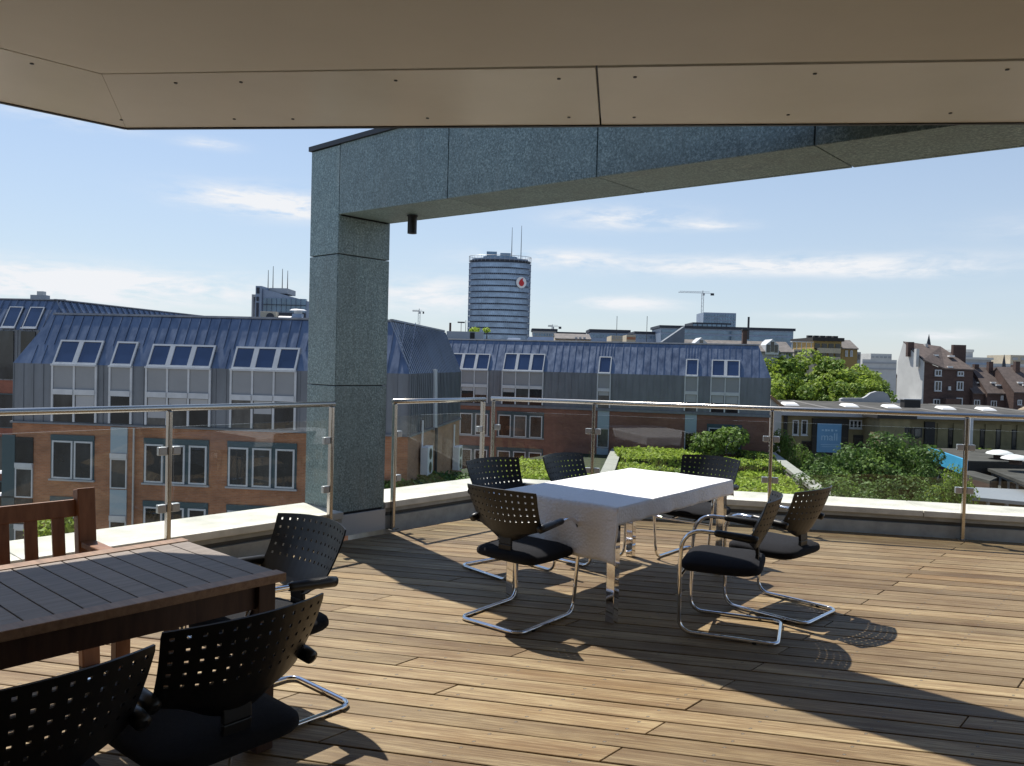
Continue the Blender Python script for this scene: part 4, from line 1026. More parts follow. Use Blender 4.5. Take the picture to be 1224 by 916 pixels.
# ---------------------------------------------------------------- low annex with the planted roof
def green_roof():
    z = -5.5
    A0, A1 = Zp(716, 588, z), Zp(741, 528, z); B0, B1 = Zp(1010, 607, z), Zp(921, 541, z)
    nearL = A0+(A0-A1)*.35; nearR = B0+(B0-B1)*.35
    P = thing('planted_annex', 'low annex with a planted roof between the terrace and the brick wing', 'annex building', (13, 50, z))
    o = np.array([13, 50, z]); w = MB(); w.prism([tuple((p-o)[:2]) for p in (nearL, nearR, B1, A1)], -9.5, -.62, BRICK2); w.build('wall', P)
    s = MB(); s.prism([tuple((p-o)[:2]) for p in (nearL, nearR, B1, A1)], -.615, -.5, SOIL); s.build('planting_bed', P)
    for a, b, wd in ((nearL, A1, .9), (nearR, B1, .8)):
        c = MB(); n = 14; d = (b-a)/n
        for i in range(n): q = a-o+d*i; c.bar(q+d*.01+np.array([0, 0, -.10]), q+d*.99+np.array([0, 0, -.10]), wd, .22, CONC)
        c.build('coping', P); c = MB(); c.bar(a-o+np.array([0, 0, -.42]), b-o+np.array([0, 0, -.42]), wd-.2, .40, CONC); c.build('parapet', P)
    gr = 'clipped hedges on the planted annex roof'
    def H(label, x0, y0, x1, y1, wd, h, m, m2=None, **k):
        return hedge('clipped_hedge', label, Zp(x0, y0, z-.5+h), Zp(x1, y1, z-.5+h), wd, z-.5, z-.5+h, m, group=gr, m2=m2, **k)
    H('long bright hedge nearest the far brick wing, above the white table', 743, 540, 830, 542, 7.0, 1.0, FOL_Y, FOL_L)
    H('short bright hedge beside the annex coping at the left', 741, 557, 784, 559, 4.6, .95, FOL_L, FOL_Y)
    H('olive hedge with pale flowers in front of the long bright hedge', 794, 563, 845, 563, 4.5, .75, FOL_M, FOL_Y)
    H('large yellow green hedge at the right, next to the sloping coping', 868, 574, 950, 578, 8.5, 1.1, FOL_Y, FOL_L)
    H('light hedge behind the large yellow green one', 872, 551, 932, 553, 3.6, 1.0, FOL_Y, FOL_M)
    H('low hedge at the far right corner below the round bush', 886, 541, 920, 542, 3.2, .9, FOL_M, FOL_Y)
    H('dark hedge in front of the brick end wall behind the short railing', 488, 580, 562, 568, 6., 1.6, FOL_D, FOL_M)
    H('bright hedge seen between the two chairs at the left of the table', 588, 559, 700, 560, 9., 1.0, FOL_Y, FOL_L)
    p = Zp(860, 542, z+.3); foliage_ball('round_bush', p[:2], z+1.0, 2.3, 1.55, 2400, FOL_M, .26, 'round bush rising above the hedges in front of the teal windows', 'bush', clumps=9, trunk=.4)
    q = MB(); a, b = Zp(470, 640, -6.1), Zp(735, 545, -6.1); q.poly([Zp(455, 640, -6.1), Zp(720, 600, -6.1), Zp(741, 530, -6.1), Zp(556, 560, -6.1)], [(0, 1, 2, 3)], mat('ivy_ground', (.022, .034, .012), .9, var=.5, vscale=1.5)); tag(q.build('lower_terrace'), kind='structure')
green_roof()

# ---------------------------------------------------------------- the hall with the poster
def hall():
    Y0 = 85.; zt = lambda x, y, Y=Y0: Yp(x, y, Y)[2]; X = lambda x, y=520, Y=Y0: Yp(x, y, Y)[0]
    x0, x1 = X(930), X(1300); ze = zt(1000, 497); P = thing('market_hall', 'long ochre hall with grey felt roof, skylights and a blue poster, beyond the trees', 'hall', ((x0+x1)/2, Y0, GZ)); o = np.array(P.location)
    f = Fac((x0, Y0), (x1, Y0), 50, 60, 0); f.o = o
    w = MB(); w.box((0, 9, (ze-GZ)/2), (x1-x0, 18, ze-GZ), YELLOW); w.build('wall', P)
    zr = Yp(1060, 482, Y0+17)[2]
    r = MB(); hl = (x1-x0)/2
    r.hexa([(-hl-.6, -.8, ze-GZ), (hl, -.8, ze-GZ), (hl, 18, ze-GZ), (-hl-.6, 18, ze-GZ), (-hl-.6, -.8, ze-GZ+.3), (hl, -.8, ze-GZ+.3), (hl, 18, zr-GZ), (-hl-.6, 18, zr-GZ)], TARROOF)
    sl = (zr-ze-.3)/18.8
    for i in range(22):
        x = -hl+1.2+i*3.0; y0 = -.8
        if i % 2 == 0: r.hexa([(x, y0, ze-GZ+.304), (x+.8, y0, ze-GZ+.304), (x+.8, 18, zr-GZ+.004), (x, 18, zr-GZ+.004), (x, y0, ze-GZ+.33), (x+.8, y0, ze-GZ+.33), (x+.8, 18, zr-GZ+.03), (x, 18, zr-GZ+.03)], TARROOF2)
    r.build('roof', P)
    g = MB(); g.box((0, -.86, ze-GZ+.12), (2*hl+.6, .1, .36), GREYR); g.build('gutter', P)
    for px, py in ((944, 484), (1015, 486), (1130, 490), (1178, 492), (1065, 485)):
        yy = 9.; p = Yp(px, py, Y0+yy); zz = ze+.3+sl*(yy+.8); b = MB(); b.hexa([(p[0]-o[0]-.85, yy-.9, zz-GZ), (p[0]-o[0]+.85, yy-.9, zz-GZ), (p[0]-o[0]+.85, yy+.9, zz-GZ+.15), (p[0]-o[0]-.85, yy+.9, zz-GZ+.15), (p[0]-o[0]-.7, yy-.7, zz-GZ+.2), (p[0]-o[0]+.7, yy-.7, zz-GZ+.2), (p[0]-o[0]+.7, yy+.7, zz-GZ+.38), (p[0]-o[0]-.7, yy+.7, zz-GZ+.38)], SKYLIGHT); b.build('skylight', P)
    # front: dark bays, windows
    dk = MB()
    for a, b, y0, y1 in ((970, 1013, 500, 600), (936, 940, 496, 600), (1020, 1062, 520, 540), (1062, 1076, 500, 600), (1104, 1116, 504, 600)):
        f.hx(dk, f.tz(a, 520)[0], f.tz(b, 520)[0], f.tz(a, y1)[1], f.tz(a, y0)[1], .004, .25, DKTRIM)
    dk.build('dark_bay', P)
    for a, b, y0, y1, n in ((947, 954.5, 502, 520, 1), (957.5, 965, 502, 520, 1), (958, 970, 527, 540, 1), (1015, 1030, 502, 512, 3), (1088, 1098, 512, 524, 2), (1096, 1104, 540, 555, 1), (1046, 1060, 500, 522, 1)):
        win_px(f, P, a, b, y0, y1, n, WFRAME if y0 == 502 else DKTRIM, fw=.12, mull=.14, sill=y0 == 502)
    for k in range(7):
        a = f.tz(1120+k*19, 515)[0]; q = MB(); f.hx(q, a, a+1.1, -9, -3.5, .01, .14, YELLOW); q.build('pilaster', P)
        window(f, P, a+1.2, a+2.6, -6.8, -4.0, 2, DKTRIM, sill=False)
    # projecting yellow bay with dark cornice
    b = MB(); xa, xb = X(1069, 510, 78), X(1106, 510, 78); zt_ = zt(1085, 503, 78); b.box(((xa+xb)/2-o[0], -2, (zt_-GZ)/2), (xb-xa, 4, zt_-GZ), YELLOW); b.build('stair_bay', P)
    b = MB(); b.box(((xa+xb)/2-o[0], -2.1, zt_-GZ+.18), (xb-xa+1, 4.6, .36), DKTRIM); b.build('bay_cornice', P)
    fb = Fac((xa, 78.), (xb, 78.), 50, 60, 0); fb.o = o
    for a, c in ((1081, 1087), (1092, 1102)): win_px(fb, P, a, c, 511, 523, 1, DKTRIM, fw=.12, sill=False)
    # poster
    a, zt_ = f.tz(976, 506); b, zb_ = f.tz(1003.5, 541); T = thing('blue_poster', 'tall blue poster lettered mall on the dark bay of the ochre hall', 'poster', ((x0+a)+(b-a)/2, Y0-.26, zb_)); h = zt_-zb_; w_ = b-a
    q = MB(); q.box((0, 0, h/2), (w_, .06, h), POSTERB); q.build('panel', T)
    def text(s, size, z, name):
        cu = bpy.data.curves.new(name, 'FONT'); cu.body = s; cu.size = size; cu.align_x = 'CENTER'; cu.extrude = .012
        tmp = bpy.data.objects.new(name, cu); COL.objects.link(tmp); bpy.context.view_layer.update()
        me = bpy.data.meshes.new_from_object(tmp.evaluated_get(bpy.context.evaluated_depsgraph_get())); bpy.data.objects.remove(tmp); bpy.data.curves.remove(cu)
        me.materials.clear(); me.materials.append(mat_cached('poster_lettering', (.42, .62, .80)))
        ob = bpy.data.objects.new(name, me); COL.objects.link(ob); ob.parent = T; ob.rotation_euler = (PI/2, 0, 0); ob.location = (.02, -.04, z); return ob
    text('mall', 1.12, h*.42, 'lettering')
    q = MB(); lm = mat_cached('poster_lettering', (.42, .62, .80)); rr = random.Random(2)
    for k in range(5): q.box((-.75+k*.36+rr.uniform(-.05, .05), -.04, h*.77), (.22, .012, .16+.08*(k % 2)), lm)
    q.build('lettering_marks', T)
    q = MB(); q.box((.15, -.04, h*.27), (w_*.8, .012, .05), mat_cached('poster_lettering', (.42, .62, .80))); q.box((.15, -.04, h*.20), (w_*.7, .012, .04), mat_cached('poster_lettering', (.42, .62, .80))); q.build('lettering_line', T)
    # white gable wall beside the zinc wing, curved gable on the roof
    q = MB(); xa, xb = X(920.5, 500, 79), X(934, 500, 79); za, zb2 = zt(921, 475, 79), zt(934, 489, 79); q.hexa([(0, 0, 0), (xb-xa, 0, 0), (xb-xa, 3, 0), (0, 3, 0), (0, 0, za-GZ), (xb-xa, 0, zb2-GZ), (xb-xa, 3, zb2-GZ), (0, 3, za-GZ)], WHITER)
    q.bar((-.1, -.05, za-GZ+.12), (xb-xa+.2, -.05, zb2-GZ+.12), .4, .22, mat_cached('gable_tiles', (.33, .19, .10))); tag(q.build('gable_wall', loc=(xa, 79, GZ)), 'white sloping gable wall between the zinc wing and the ochre hall', 'wall')
    Yg = 103.6; pts = [(1005, 482), (1005, 477), (1008, 476), (1032, 476), (1036, 474), (1041, 470), (1048, 468), (1056, 468.5), (1061, 471), (1064, 477), (1065, 483)]; q = MB(); c = [Yp(x, y, Yg) for x, y in pts]
    n = len(c); q.poly([(p[0], Yg, p[2]) for p in c]+[(p[0], Yg+.6, p[2]) for p in c], [tuple(range(n)), tuple(range(2*n-1, n-1, -1))]+[(i, i+n, (i+1) % n+n, (i+1) % n) for i in range(n)], GREYR); tag(q.build('curved_gable'), 'grey curved parapet gable rising behind the felt roof', 'gable')
    b = MB(); p = Yp(1088, 487, 90); b.box((0, 0, .4), (1.8, 1., .9), DKTRIM); b.box((0, 0, .9), (2., 1.2, .12), GREYR); tag(b.build('roof_box', loc=(p[0], 90, ze+.9)), 'dark box shaped vent on the felt roof of the hall', 'roof vent')
def mat_cached(name, c, **k):
    return bpy.data.materials.get(name) or mat(name, c, **k)
hall()

# ---------------------------------------------------------------- low sheds at the lower right
def sheds():
    # annex with blue band
    def P3(x, y, z): return Zp(x, y, z)
    z = -6.0
    a, b = Zp(1112, 536, z), Zp(1150, 549, z); d = (b-a)/np.linalg.norm(b-a); e = a+d*12; n = np.array([d[1], -d[0], 0]); n = n if n[0] < 0 else -n
    T = thing('low_annex', 'low flat roofed annex with a bright blue fascia band beside the big tree', 'annex building', tuple(a)); H = z-GZ
    r2 = a+np.array([30, 6, 0]); back = [a, e, e+np.array([32, 2, 0]), a+np.array([32, .5, 0])]
    w = MB(); w.prism([tuple((p-a)[:2]) for p in back], GZ-z, -1.3, BRICKD); w.build('wall', T)
    r = MB(); r.prism([tuple((p-a)[:2]) for p in back], -.05, .05, TARROOF); r.prism([tuple((p-a+(0 if i in (0, 3) else 0))[:2]) for i, p in enumerate(back)], -1.29, -.06, DKTRIM); r.build('roof', T)
    f = MB(); f.hexa([n*.05+np.array([0, 0, -1.25]), d*12+n*.05+np.array([0, 0, -1.25]), d*12+n*.3+np.array([0, 0, -1.25]), n*.3+np.array([0, 0, -1.25]), n*.05+np.array([0, 0, .12]), d*12+n*.05+np.array([0, 0, .12]), d*12+n*.3+np.array([0, 0, .12]), n*.3+np.array([0, 0, .12])], BLUEBAND); f.build('fascia_band', T)
    fw = Fac(tuple((a+n*.02)[:2]), tuple((e+n*.02)[:2]), 50, 60, 0); fw.o = np.array(a)
    if fw.n@n < 0: fw.n = -fw.n
    for k in range(4): window(fw, T, 1.+k*2.4, 3.1+k*2.4, z-4.6, z-2.0, 2, WFRAME, sill=False, fw=.1)
    for px, py in ((1195, 543), (1214, 549)):
        p = Zp(px, py, z+.5); s = thing('dome_rooflight', 'white domed rooflight on a short drum on the low annex roof, %s' % ('left of two' if px < 1200 else 'right of two'), 'rooflight', tuple(p+np.array([0, 0, -.45])), group='domed rooflights on the annex roof'); q = MB(); q.cyl((0, 0, 0), .5, .45, BRICKD, 14); q.build('drum', s); q = MB(); q.tube([(0, 0, .46), (0, 0, .6), (0, 0, .78), (0, 0, .86)], [1.15, 1.05, .6, .05], SKYLIGHT, 18); q.build('dome', s)
    # clerestory hall at the right edge
    z = -6.5; a, b = Zp(1178, 556, z), Zp(1224, 573, z); d = (b-a)/np.linalg.norm(b-a); nn = np.array([-d[1], d[0], 0]); nn = nn if nn[0] > 0 else -nn
    T = thing('clerestory_shed', 'flat roofed shed with a strip of white framed windows at the right edge', 'shed', tuple(a)); L = 26; f = Fac(tuple(a[:2]), tuple((a+d*L)[:2]), 50, 60, 0); f.o = np.array(a)
    if f.n@nn > 0: f.n = -f.n
    w = MB(); w.prism([(0, 0), tuple((d*L)[:2]), tuple((d*L+nn*14)[:2]), tuple((nn*14)[:2])], GZ-z, -2.2, BRICKD); w.prism([(0, 0), tuple((d*L)[:2]), tuple((d*L+nn*14)[:2]), tuple((nn*14)[:2])], -2.19, -.3, DKTRIM); w.build('wall', T)
    r = MB(); r.prism([tuple((-nn*.5)[:2]), tuple((d*L-nn*.5)[:2]), tuple((d*L+nn*14)[:2]), tuple((nn*14)[:2])], -.29, -.05, TARROOF); r.build('roof', T)
    for k in range(12): window(f, T, .2+k*2.1, 2.1+k*2.1, z-2.0, z-.45, 1, WFRAME, sill=False, fw=.14)
    # lower canopy roof
    z = -7.2; q = [Zp(1156, 582, z), Zp(1236, 586, z), Zp(1236, 601, z), Zp(1160, 594, z)]; o = q[0]; T = thing('carport', 'long grey flat canopy roof on posts at the lower right, behind the steel post', 'carport', tuple(o))
    r = MB(); r.prism([tuple((p-o)[:2]) for p in q], -.25, 0, GALV); r.build('roof', T)
    for i, s in enumerate((.05, .35, .65)):
        p = q[3]+(q[2]-q[3])*s-o; b = MB(); b.box((p[0], p[1]+.5, -4.0), (.18, .18, 7.45), WFRAME); b.build('post', T)
    p = (q[0]+q[1])/2-o; b = MB(); b.box((p[0]-.5, p[1]-.4, -4.1), (6, .3, 7.6), YELLOW); b.build('back_wall', T); b = MB(); b.box((p[0]-.5, p[1]-.6, -1.9), (2, .1, 1.2), DKTRIM); b.build('opening', T)
    z = -6.8; q = [Zp(1160, 562, z), Zp(1192, 571, z), Zp(1183, 575, z), Zp(1150, 566, z)]; o = q[0]; T = thing('low_shed', 'small brown shed with a flat felt roof above the grey canopy', 'shed', tuple(o)); r = MB(); r.prism([tuple((p-o)[:2]) for p in q], -.25, 0, TARROOF); r.build('roof', T); r = MB(); r.prism([tuple((p-o)[:2]) for p in q], GZ-z, -.26, BRICKD); r.build('wall', T)
    p = Zp(1160, 540, -6.0); b = MB(); b.tube([(0, 0, GZ+6.), (0, 0, 3.4)], .16, WFRAME, 8); tag(b.build('flue_pipe', loc=tuple(p)), 'slim white flue pipe beside the steel railing post', 'pipe')
    p = Yp(1215, 477, 100); b = MB(); rr = random.Random(4); b.tube([(-3.4, 0, -1.2), (-1.6, 0, -.5), (0, 0, -.1), (3, 0, .1), (8, 0, -.6)], [.4, .7, 1., 1.1, .8], RUBBLE, 10); tag(b.build('thatch_heap', loc=tuple(p+np.array([2, 0, -1.5]))), 'straw brown heap on the roof at the right edge', 'heap')
sheds()

# ---------------------------------------------------------------- trees
def trees():
    g = 'trees behind the hall roof'; rnd = random.Random(11)
    for i, (x, y, Y, h, w, lab) in enumerate(((932, 424, 134, 16, 1.1, 'bright green tree next to the zinc wing, leftmost of the row behind the hall'), (965, 421, 138, 17, 1.1, 'tallest bright green tree of the row, below the yellow apartment house'), (1003, 433, 136, 15, 1.15, 'bright green tree behind the hall, left of the curved gable'),
                                             (1026, 438, 140, 15, 1.0, 'bright green tree directly behind the curved gable'), (1047, 451, 142, 13, .6, 'small tree nearest the white gable of the brick house'), (949, 448, 124, 12, .95, 'lower tree in front of the row, beside the zinc wing corner'), (1030, 455, 126, 11, 1., 'low tree crown just above the left end of the curved gable'), (985, 450, 125, 12, 1., 'low tree crown above the hall roof, third from the zinc wing'))):
        p = Yp(x, y, Y); zt = p[2]; tree('broadleaf_tree', p[:2], zt-h, h, 6.0, 5.0, 'far%d' % (i % 3), lab, g, 36, 150, .55, FOL_L, FOL_M, 20+i, rnd.uniform(0, 6), w)
    g = 'trees in the yard below the terrace'
    for i, (x, y, Y, h, w, kind, lab) in enumerate(((1050, 512, 58, 12.5, 1.05, 'near0', 'big dark green tree in front of the yellow bay of the hall'), (1078, 523, 60, 11.5, .8, 'near1', 'dark tree at the right side of the big one, before the stair bay'), (1016, 535, 56, 11, 1.0, 'near1', 'dark green tree just right of the blue poster foot'), (985, 550, 52, 9.5, .95, 'near0', 'tree below the blue poster, beside the sloping coping'),
                                                   (1110, 552, 55, 9.5, .8, 'near0', 'dark tree below the blue fascia band'), (940, 515, 74, 11, .55, 'slim', 'slender tree in front of the white gable wall'), (1000, 575, 46, 8, .9, 'near1', 'lowest leafy tree, just above the right parapet beside the annex coping'), (1145, 560, 52, 8.5, .5, 'feather', 'feathery light green tree beside the steel railing post'), (1060, 570, 47, 8, 1.1, 'near0', 'dark spreading tree just above the parapet, before the big one'), (1105, 585, 45, 7.0, .8, 'near1', 'small dark tree near the parapet, left of the feathery one'))):
        p = Yp(x, y, Y); m, m2 = (FOL_D, FOL_M) if kind.startswith('near') else ((FOL_M, FOL_D) if kind == 'slim' else (FOL_M, FOL_L))
        tree('broadleaf_tree', p[:2], p[2]-h, h, 4.6, 4.4, kind, lab, g, 38, 330, .23 if kind != 'feather' else .2, m, m2, 40+i, rnd.uniform(0, 6), w)
    p = Zp(1176, 562, -8.); foliage_ball('garden_bush', p[:2], -7.2, 2.2, 1.4, 900, FOL_Y, .28, 'bright yellow green bush between the sheds, right of the steel post', 'bush', clumps=6)
    for x, y, Y, lab in ((10, 636, 50, 'green treetop in the left courtyard beside the street lamp'), (68, 634, 37, 'green treetop in the left courtyard seen between the bench slats')):
        p = Yp(x, y, Y); foliage_ball('courtyard_tree', p[:2], p[2], 1.5, 1.3, 900, FOL_Y if x < 20 else FOL_L, .22, lab, 'tree', clumps=5, trunk=p[2]-1.3-GZ)
    p = Yp(8, 600, 51); L = thing('courtyard_lamp', 'white post lamp with two disc shades in the left courtyard', 'street lamp', (p[0], p[1], GZ)); zt = Yp(8, 565, 51)[2]-GZ; b = MB(); b.tube([(0, 0, 0), (0, 0, zt)], .10, WHITEM, 8); b.build('post', L)
    for k in (0, 1.42): b = MB(); b.cyl((0, 0, zt-k), .55, .14, WHITEM, 16, r2=.42); b.build('lamp_shade', L)
trees()

# ---------------------------------------------------------------- far city
def oval_tower():
    Y0 = 480.; a, b = Yp(557.5, 380, Y0), Yp(634, 380, Y0); cx = (a[0]+b[0])/2; rx = (b[0]-a[0])/2*1.0; ry = rx*.55; zt = Yp(596, 313, Y0)[2]
    T = thing('round_tower', 'tall oval glass office tower with red and white round emblem and two aerials', 'office tower', (cx, Y0+ry, GZ)); H = zt-GZ
    def ell(z0, z1, k, m, mb, seg=48): mb.poly([(cos(2*PI*i/seg)*rx*k, sin(2*PI*i/seg)*ry*k, z) for z in (z0, z1) for i in range(seg)], [(i, (i+1) % seg, seg+(i+1) % seg, seg+i) for i in range(seg)]+[tuple(range(seg, 2*seg)), tuple(range(seg-1, -1, -1))], m)
    fl = 3.62; n = int(H/fl); s = MB(); g = MB()
    for i in range(n):
        z1 = H-i*fl; ell(z1-fl+.7, z1-.1, .975, TOWERG, g); ell(z1-.1, z1+.6, .93, TOWERD, s)
        ell(z1-.42, z1-.12, 1.0, BLUEM, s)
    g.build('glazing', T); s.build('floor_slab', T)
    m_ = MB()
    for i in range(96):
        A = 2*PI*i/96; m_.tube([(cos(A)*rx*.985, sin(A)*ry*.985, 0), (cos(A)*rx*.985, sin(A)*ry*.985, H-.5)], .11, BLUEM, 4, caps=False)
    m_.build('mullions', T)
    c = MB(); ell(H+.6, H+1.6, .97, TOWERD, c); ell(H+1.6, H+2.6, .9, BLUEM, c); ell(H+2.6, H+4.2, .55, BLUEGL, c)
    for i in range(40): A = 2*PI*i/40; c.tube([(cos(A)*rx*.99, sin(A)*ry*.99, H+.5), (cos(A)*rx*.99, sin(A)*ry*.99, H+4.2)], .09, GALV, 4, caps=False)
    seg = 40; c.tube([(cos(2*PI*i/seg)*rx*.99, sin(2*PI*i/seg)*ry*.99, H+4.1) for i in range(seg+1)], .16, GALV, 4); c.build('crown_gallery', T)
    q = MB(); q.box((-5.2, 0, H+4.6), (6.2, 5, 5.0), BLUEGL); q.box((3.2, 0, H+4.2), (6.4, 5, 4.4), BLUEGL); q.build('plant_room', T)
    for x, y0, y1 in ((611.5, 307, 272), (622.5, 313, 270)):
        p = Yp(x, y0, Y0+ry); h = Yp(x, y1, Y0+ry)[2]-p[2]; q = MB(); q.tube([(p[0]-cx, 0, p[2]-GZ-2), (p[0]-cx, 0, p[2]-GZ+h)], [.28, .12], DARKM, 6); q.build('aerial', T)
    # emblem: white disc with a red speech-mark drop
    p = Yp(622.5, 338, Y0+ry*.3); x = p[0]-cx; th = asin(max(-1, min(1, x/(rx*.99)))); nx, ny = sin(th)/rx, -cos(th)/ry; l = hypot(nx, ny); nx, ny = nx/l, ny/l
    y = -cos(th)*ry*.99; A_ = (x+nx*.35, y+ny*.35, p[2]-GZ); q = MB(); q.cyl(A_, 3.4, .5, WHITEM, 32, axis=(nx, ny, 0)); e = q.build('emblem', T)
    tx, ty = -ny, nx; d = MB(); pts = []
    for k in range(24): A = 2*PI*k/24; pts.append((1.75*cos(A), 1.75*sin(A)-.45))
    tail = [(-1.6, .2), (-1.05, 1.35), (-.1, 2.15), (1.15, 2.75), (.75, 1.9), (.95, .9), (1.65, .1)]
    def put(P2, k): return [(A_[0]+nx*k+tx*u, A_[1]+ny*k+ty*u, A_[2]+v) for u, v in P2]
    for sh in (pts, tail[::-1]):
        m = len(sh); k0, k1 = (.5, .68) if sh is pts else (.5, .684); v = put(sh, k0)+put(sh, k1); d.poly(v, [tuple(range(m-1, -1, -1)), tuple(range(m, 2*m))]+[(i, (i+1) % m, m+(i+1) % m, m+i) for i in range(m)], REDM)
    d.build('emblem_drop', e)
oval_tower()

def wedge_tower():
    Y0 = 150.; Z_ = lambda y: Yp(340, y, Y0)[2]; X = lambda x: Yp(x, 350, Y0)[0]; o = np.array([X(312), Y0, GZ]); T = thing('wedge_roof_office', 'blue glazed office with a sloping top and four aerials beside the granite pillar', 'office building', tuple(o))
    def B(x0, x1, ya, yb, m, name, d=10, y0=0., yb2=None, P=T):
        q = MB(); a, b = X(x0)-o[0], X(x1)-o[0]; z0, z1, z2 = Z_(yb)-GZ, Z_(ya)-GZ, (Z_(yb2) if yb2 else Z_(ya))-GZ
        q.hexa([(a, y0, z0), (b, y0, z0), (b, y0+d, z0), (a, y0+d, z0), (a, y0, z1), (b, y0, z2), (b, y0+d, z2), (a, y0+d, z1)], m); return q.build(name, P)
    B(314, 372, 346, 400, BLUEM, 'wall', 12, 0, 360.5); B(315.5, 366, 357, 373, BLUEGL, 'glazing', 1, -.15); B(315.5, 366, 374, 388, TOWERD, 'lower_glazing', 1, -.12)
    B(306.5, 313.8, 343, 400, BLUEM, 'stair_tower', 8, -.5); B(308, 311, 345, 352, TOWERD, 'dark_window', .3, -.7); B(308, 310.5, 356, 361, TOWERD, 'dark_window', .3, -.7); B(308, 310.5, 363, 382, TOWERD, 'dark_window', .3, -.7)
    B(314, 336, 342.5, 349, GREYR, 'penthouse', 6, 4)
    B(301, 303, 353, 400, GREYR, 'frame_post', 1.5); B(301, 306, 353, 356, GREYR, 'frame_beam', 1.4, .05)
    for i in range(8): B(319+i*5.8, 319.35+i*5.8, 357, 373, BLUEM, 'mullion', .3, -.4)
    B(315.5, 366, 364.5, 365.2, TOWERD, 'transom', .3, -.4)
    for x, y in ((310.5, 320), (316.5, 315), (328, 318), (334.5, 320)):
        q = MB(); q.tube([(X(x)-o[0], 5, Z_(345)-GZ), (X(x)-o[0], 5, Z_(y)-GZ)], [.10, .05], DARKM, 5); q.build('aerial', T)
wedge_tower()

def cblock(name, label, x0, x1, yt, Y0, m, cat='building', depth=14, rows=(), wm=None, roof=None, yb=None, group=None):
    """far building: walls with real depth, rows of windows (y0, y1, count) as parts"""
    a, b = Yp(x0, yt, Y0), Yp(x1, yt, Y0); zt = (a[2]+b[2])/2; w = b[0]-a[0]; T = thing(name, label, cat, (a[0]+w/2, Y0, GZ), group=group)
    q = MB(); q.box((0, depth/2, (zt-GZ)/2), (w, depth, zt-GZ), m); q.build('wall', T)
    f = Fac((a[0], Y0), (b[0], Y0), 900, 901, 0); f.o = np.array([a[0]+w/2, Y0, GZ])
    for (y0, y1, n, gap) in rows:
        z1, z0 = Yp((x0+x1)/2, y0, Y0)[2], Yp((x0+x1)/2, y1, Y0)[2]
        for i in range(n):
            s = w/n; q = MB(); f.hx(q, s*i+s*gap, s*(i+1)-s*gap, z0, z1, -.1, .06*Y0/100, wm or PANE); q.build('window' if n > 1 else 'window_band', T)
    if roof: q = MB(); q.box((0, depth/2, zt-GZ+roof[0]/2), (w+roof[1], depth+roof[1], roof[0]), roof[2]); q.build('roof_slab', T)
    return T, f
def gable_house(name, label, x0, x1, yeave, yridge, Y0, wm, rm, depth, windows=(), frame=None, axis='x', cat='house', wfr=None):
    """ridge runs along the facade (axis x)"""
    a, b = Yp(x0, yeave, Y0), Yp(x1, yeave, Y0); ze = (a[2]+b[2])/2; w = b[0]-a[0]; zr = Yp((x0+x1)/2, yridge, Y0+depth/2)[2]; T = thing(name, label, cat, (a[0]+w/2, Y0, GZ)); h = ze-GZ; r = zr-GZ; hw = w/2
    q = MB()
    if axis == 'x': q.poly([(-hw, 0, 0), (hw, 0, 0), (hw, depth, 0), (-hw, depth, 0), (-hw, 0, h), (hw, 0, h), (hw, depth, h), (-hw, depth, h), (-hw, depth/2, r-.12), (hw, depth/2, r-.12)], [(0, 1, 5, 4), (2, 3, 7, 6), (1, 2, 6, 9, 5), (3, 0, 4, 8, 7)], wm)
    else: q.poly([(-hw, 0, 0), (hw, 0, 0), (hw, depth, 0), (-hw, depth, 0), (-hw, 0, h), (hw, 0, h), (hw, depth, h), (-hw, depth, h), (0, 0, r-.12), (0, depth, r-.12)], [(0, 1, 5, 8, 4), (2, 3, 7, 9, 6), (1, 2, 6, 5), (3, 0, 4, 7)], wm)
    q.build('wall', T); q = MB(); t = .22; e = .35
    if axis == 'x':
        for y0, y1 in ((-e, depth/2), (depth+e, depth/2)):
            k = e*(r-h)/(depth/2); p = [(-hw-.1, y0, h-k), (hw+.1, y0, h-k), (hw+.1, y1, r), (-hw-.1, y1, r)]; q.poly(p+[(x, y, z+t) for x, y, z in p], [(3, 2, 1, 0), (4, 5, 6, 7), (0, 1, 5, 4), (1, 2, 6, 5), (2, 3, 7, 6), (3, 0, 4, 7)], rm)
    else:
        for sx in (-1, 1):
            k = e*(r-h)/hw; p = [(sx*(hw+e), -.2, h-k), (0, -.2, r), (0, depth+.2, r), (sx*(hw+e), depth+.2, h-k)]; q.poly(p+[(x, y, z+t) for x, y, z in p], [(3, 2, 1, 0), (4, 5, 6, 7), (0, 1, 5, 4), (1, 2, 6, 5), (2, 3, 7, 6), (3, 0, 4, 7)], rm)
    ro = q.build('roof', T); f = Fac((a[0], Y0), (b[0], Y0), 900, 901, 0); f.o = np.array([a[0]+w/2, Y0, GZ])
    for (wx0, wx1, wy0, wy1) in windows: win_px(f, T, wx0, wx1, wy0, wy1, 2, wfr or WFRAME, fw=.14, mull=.12, dep=.16, base=.0)
    return T, f, ro
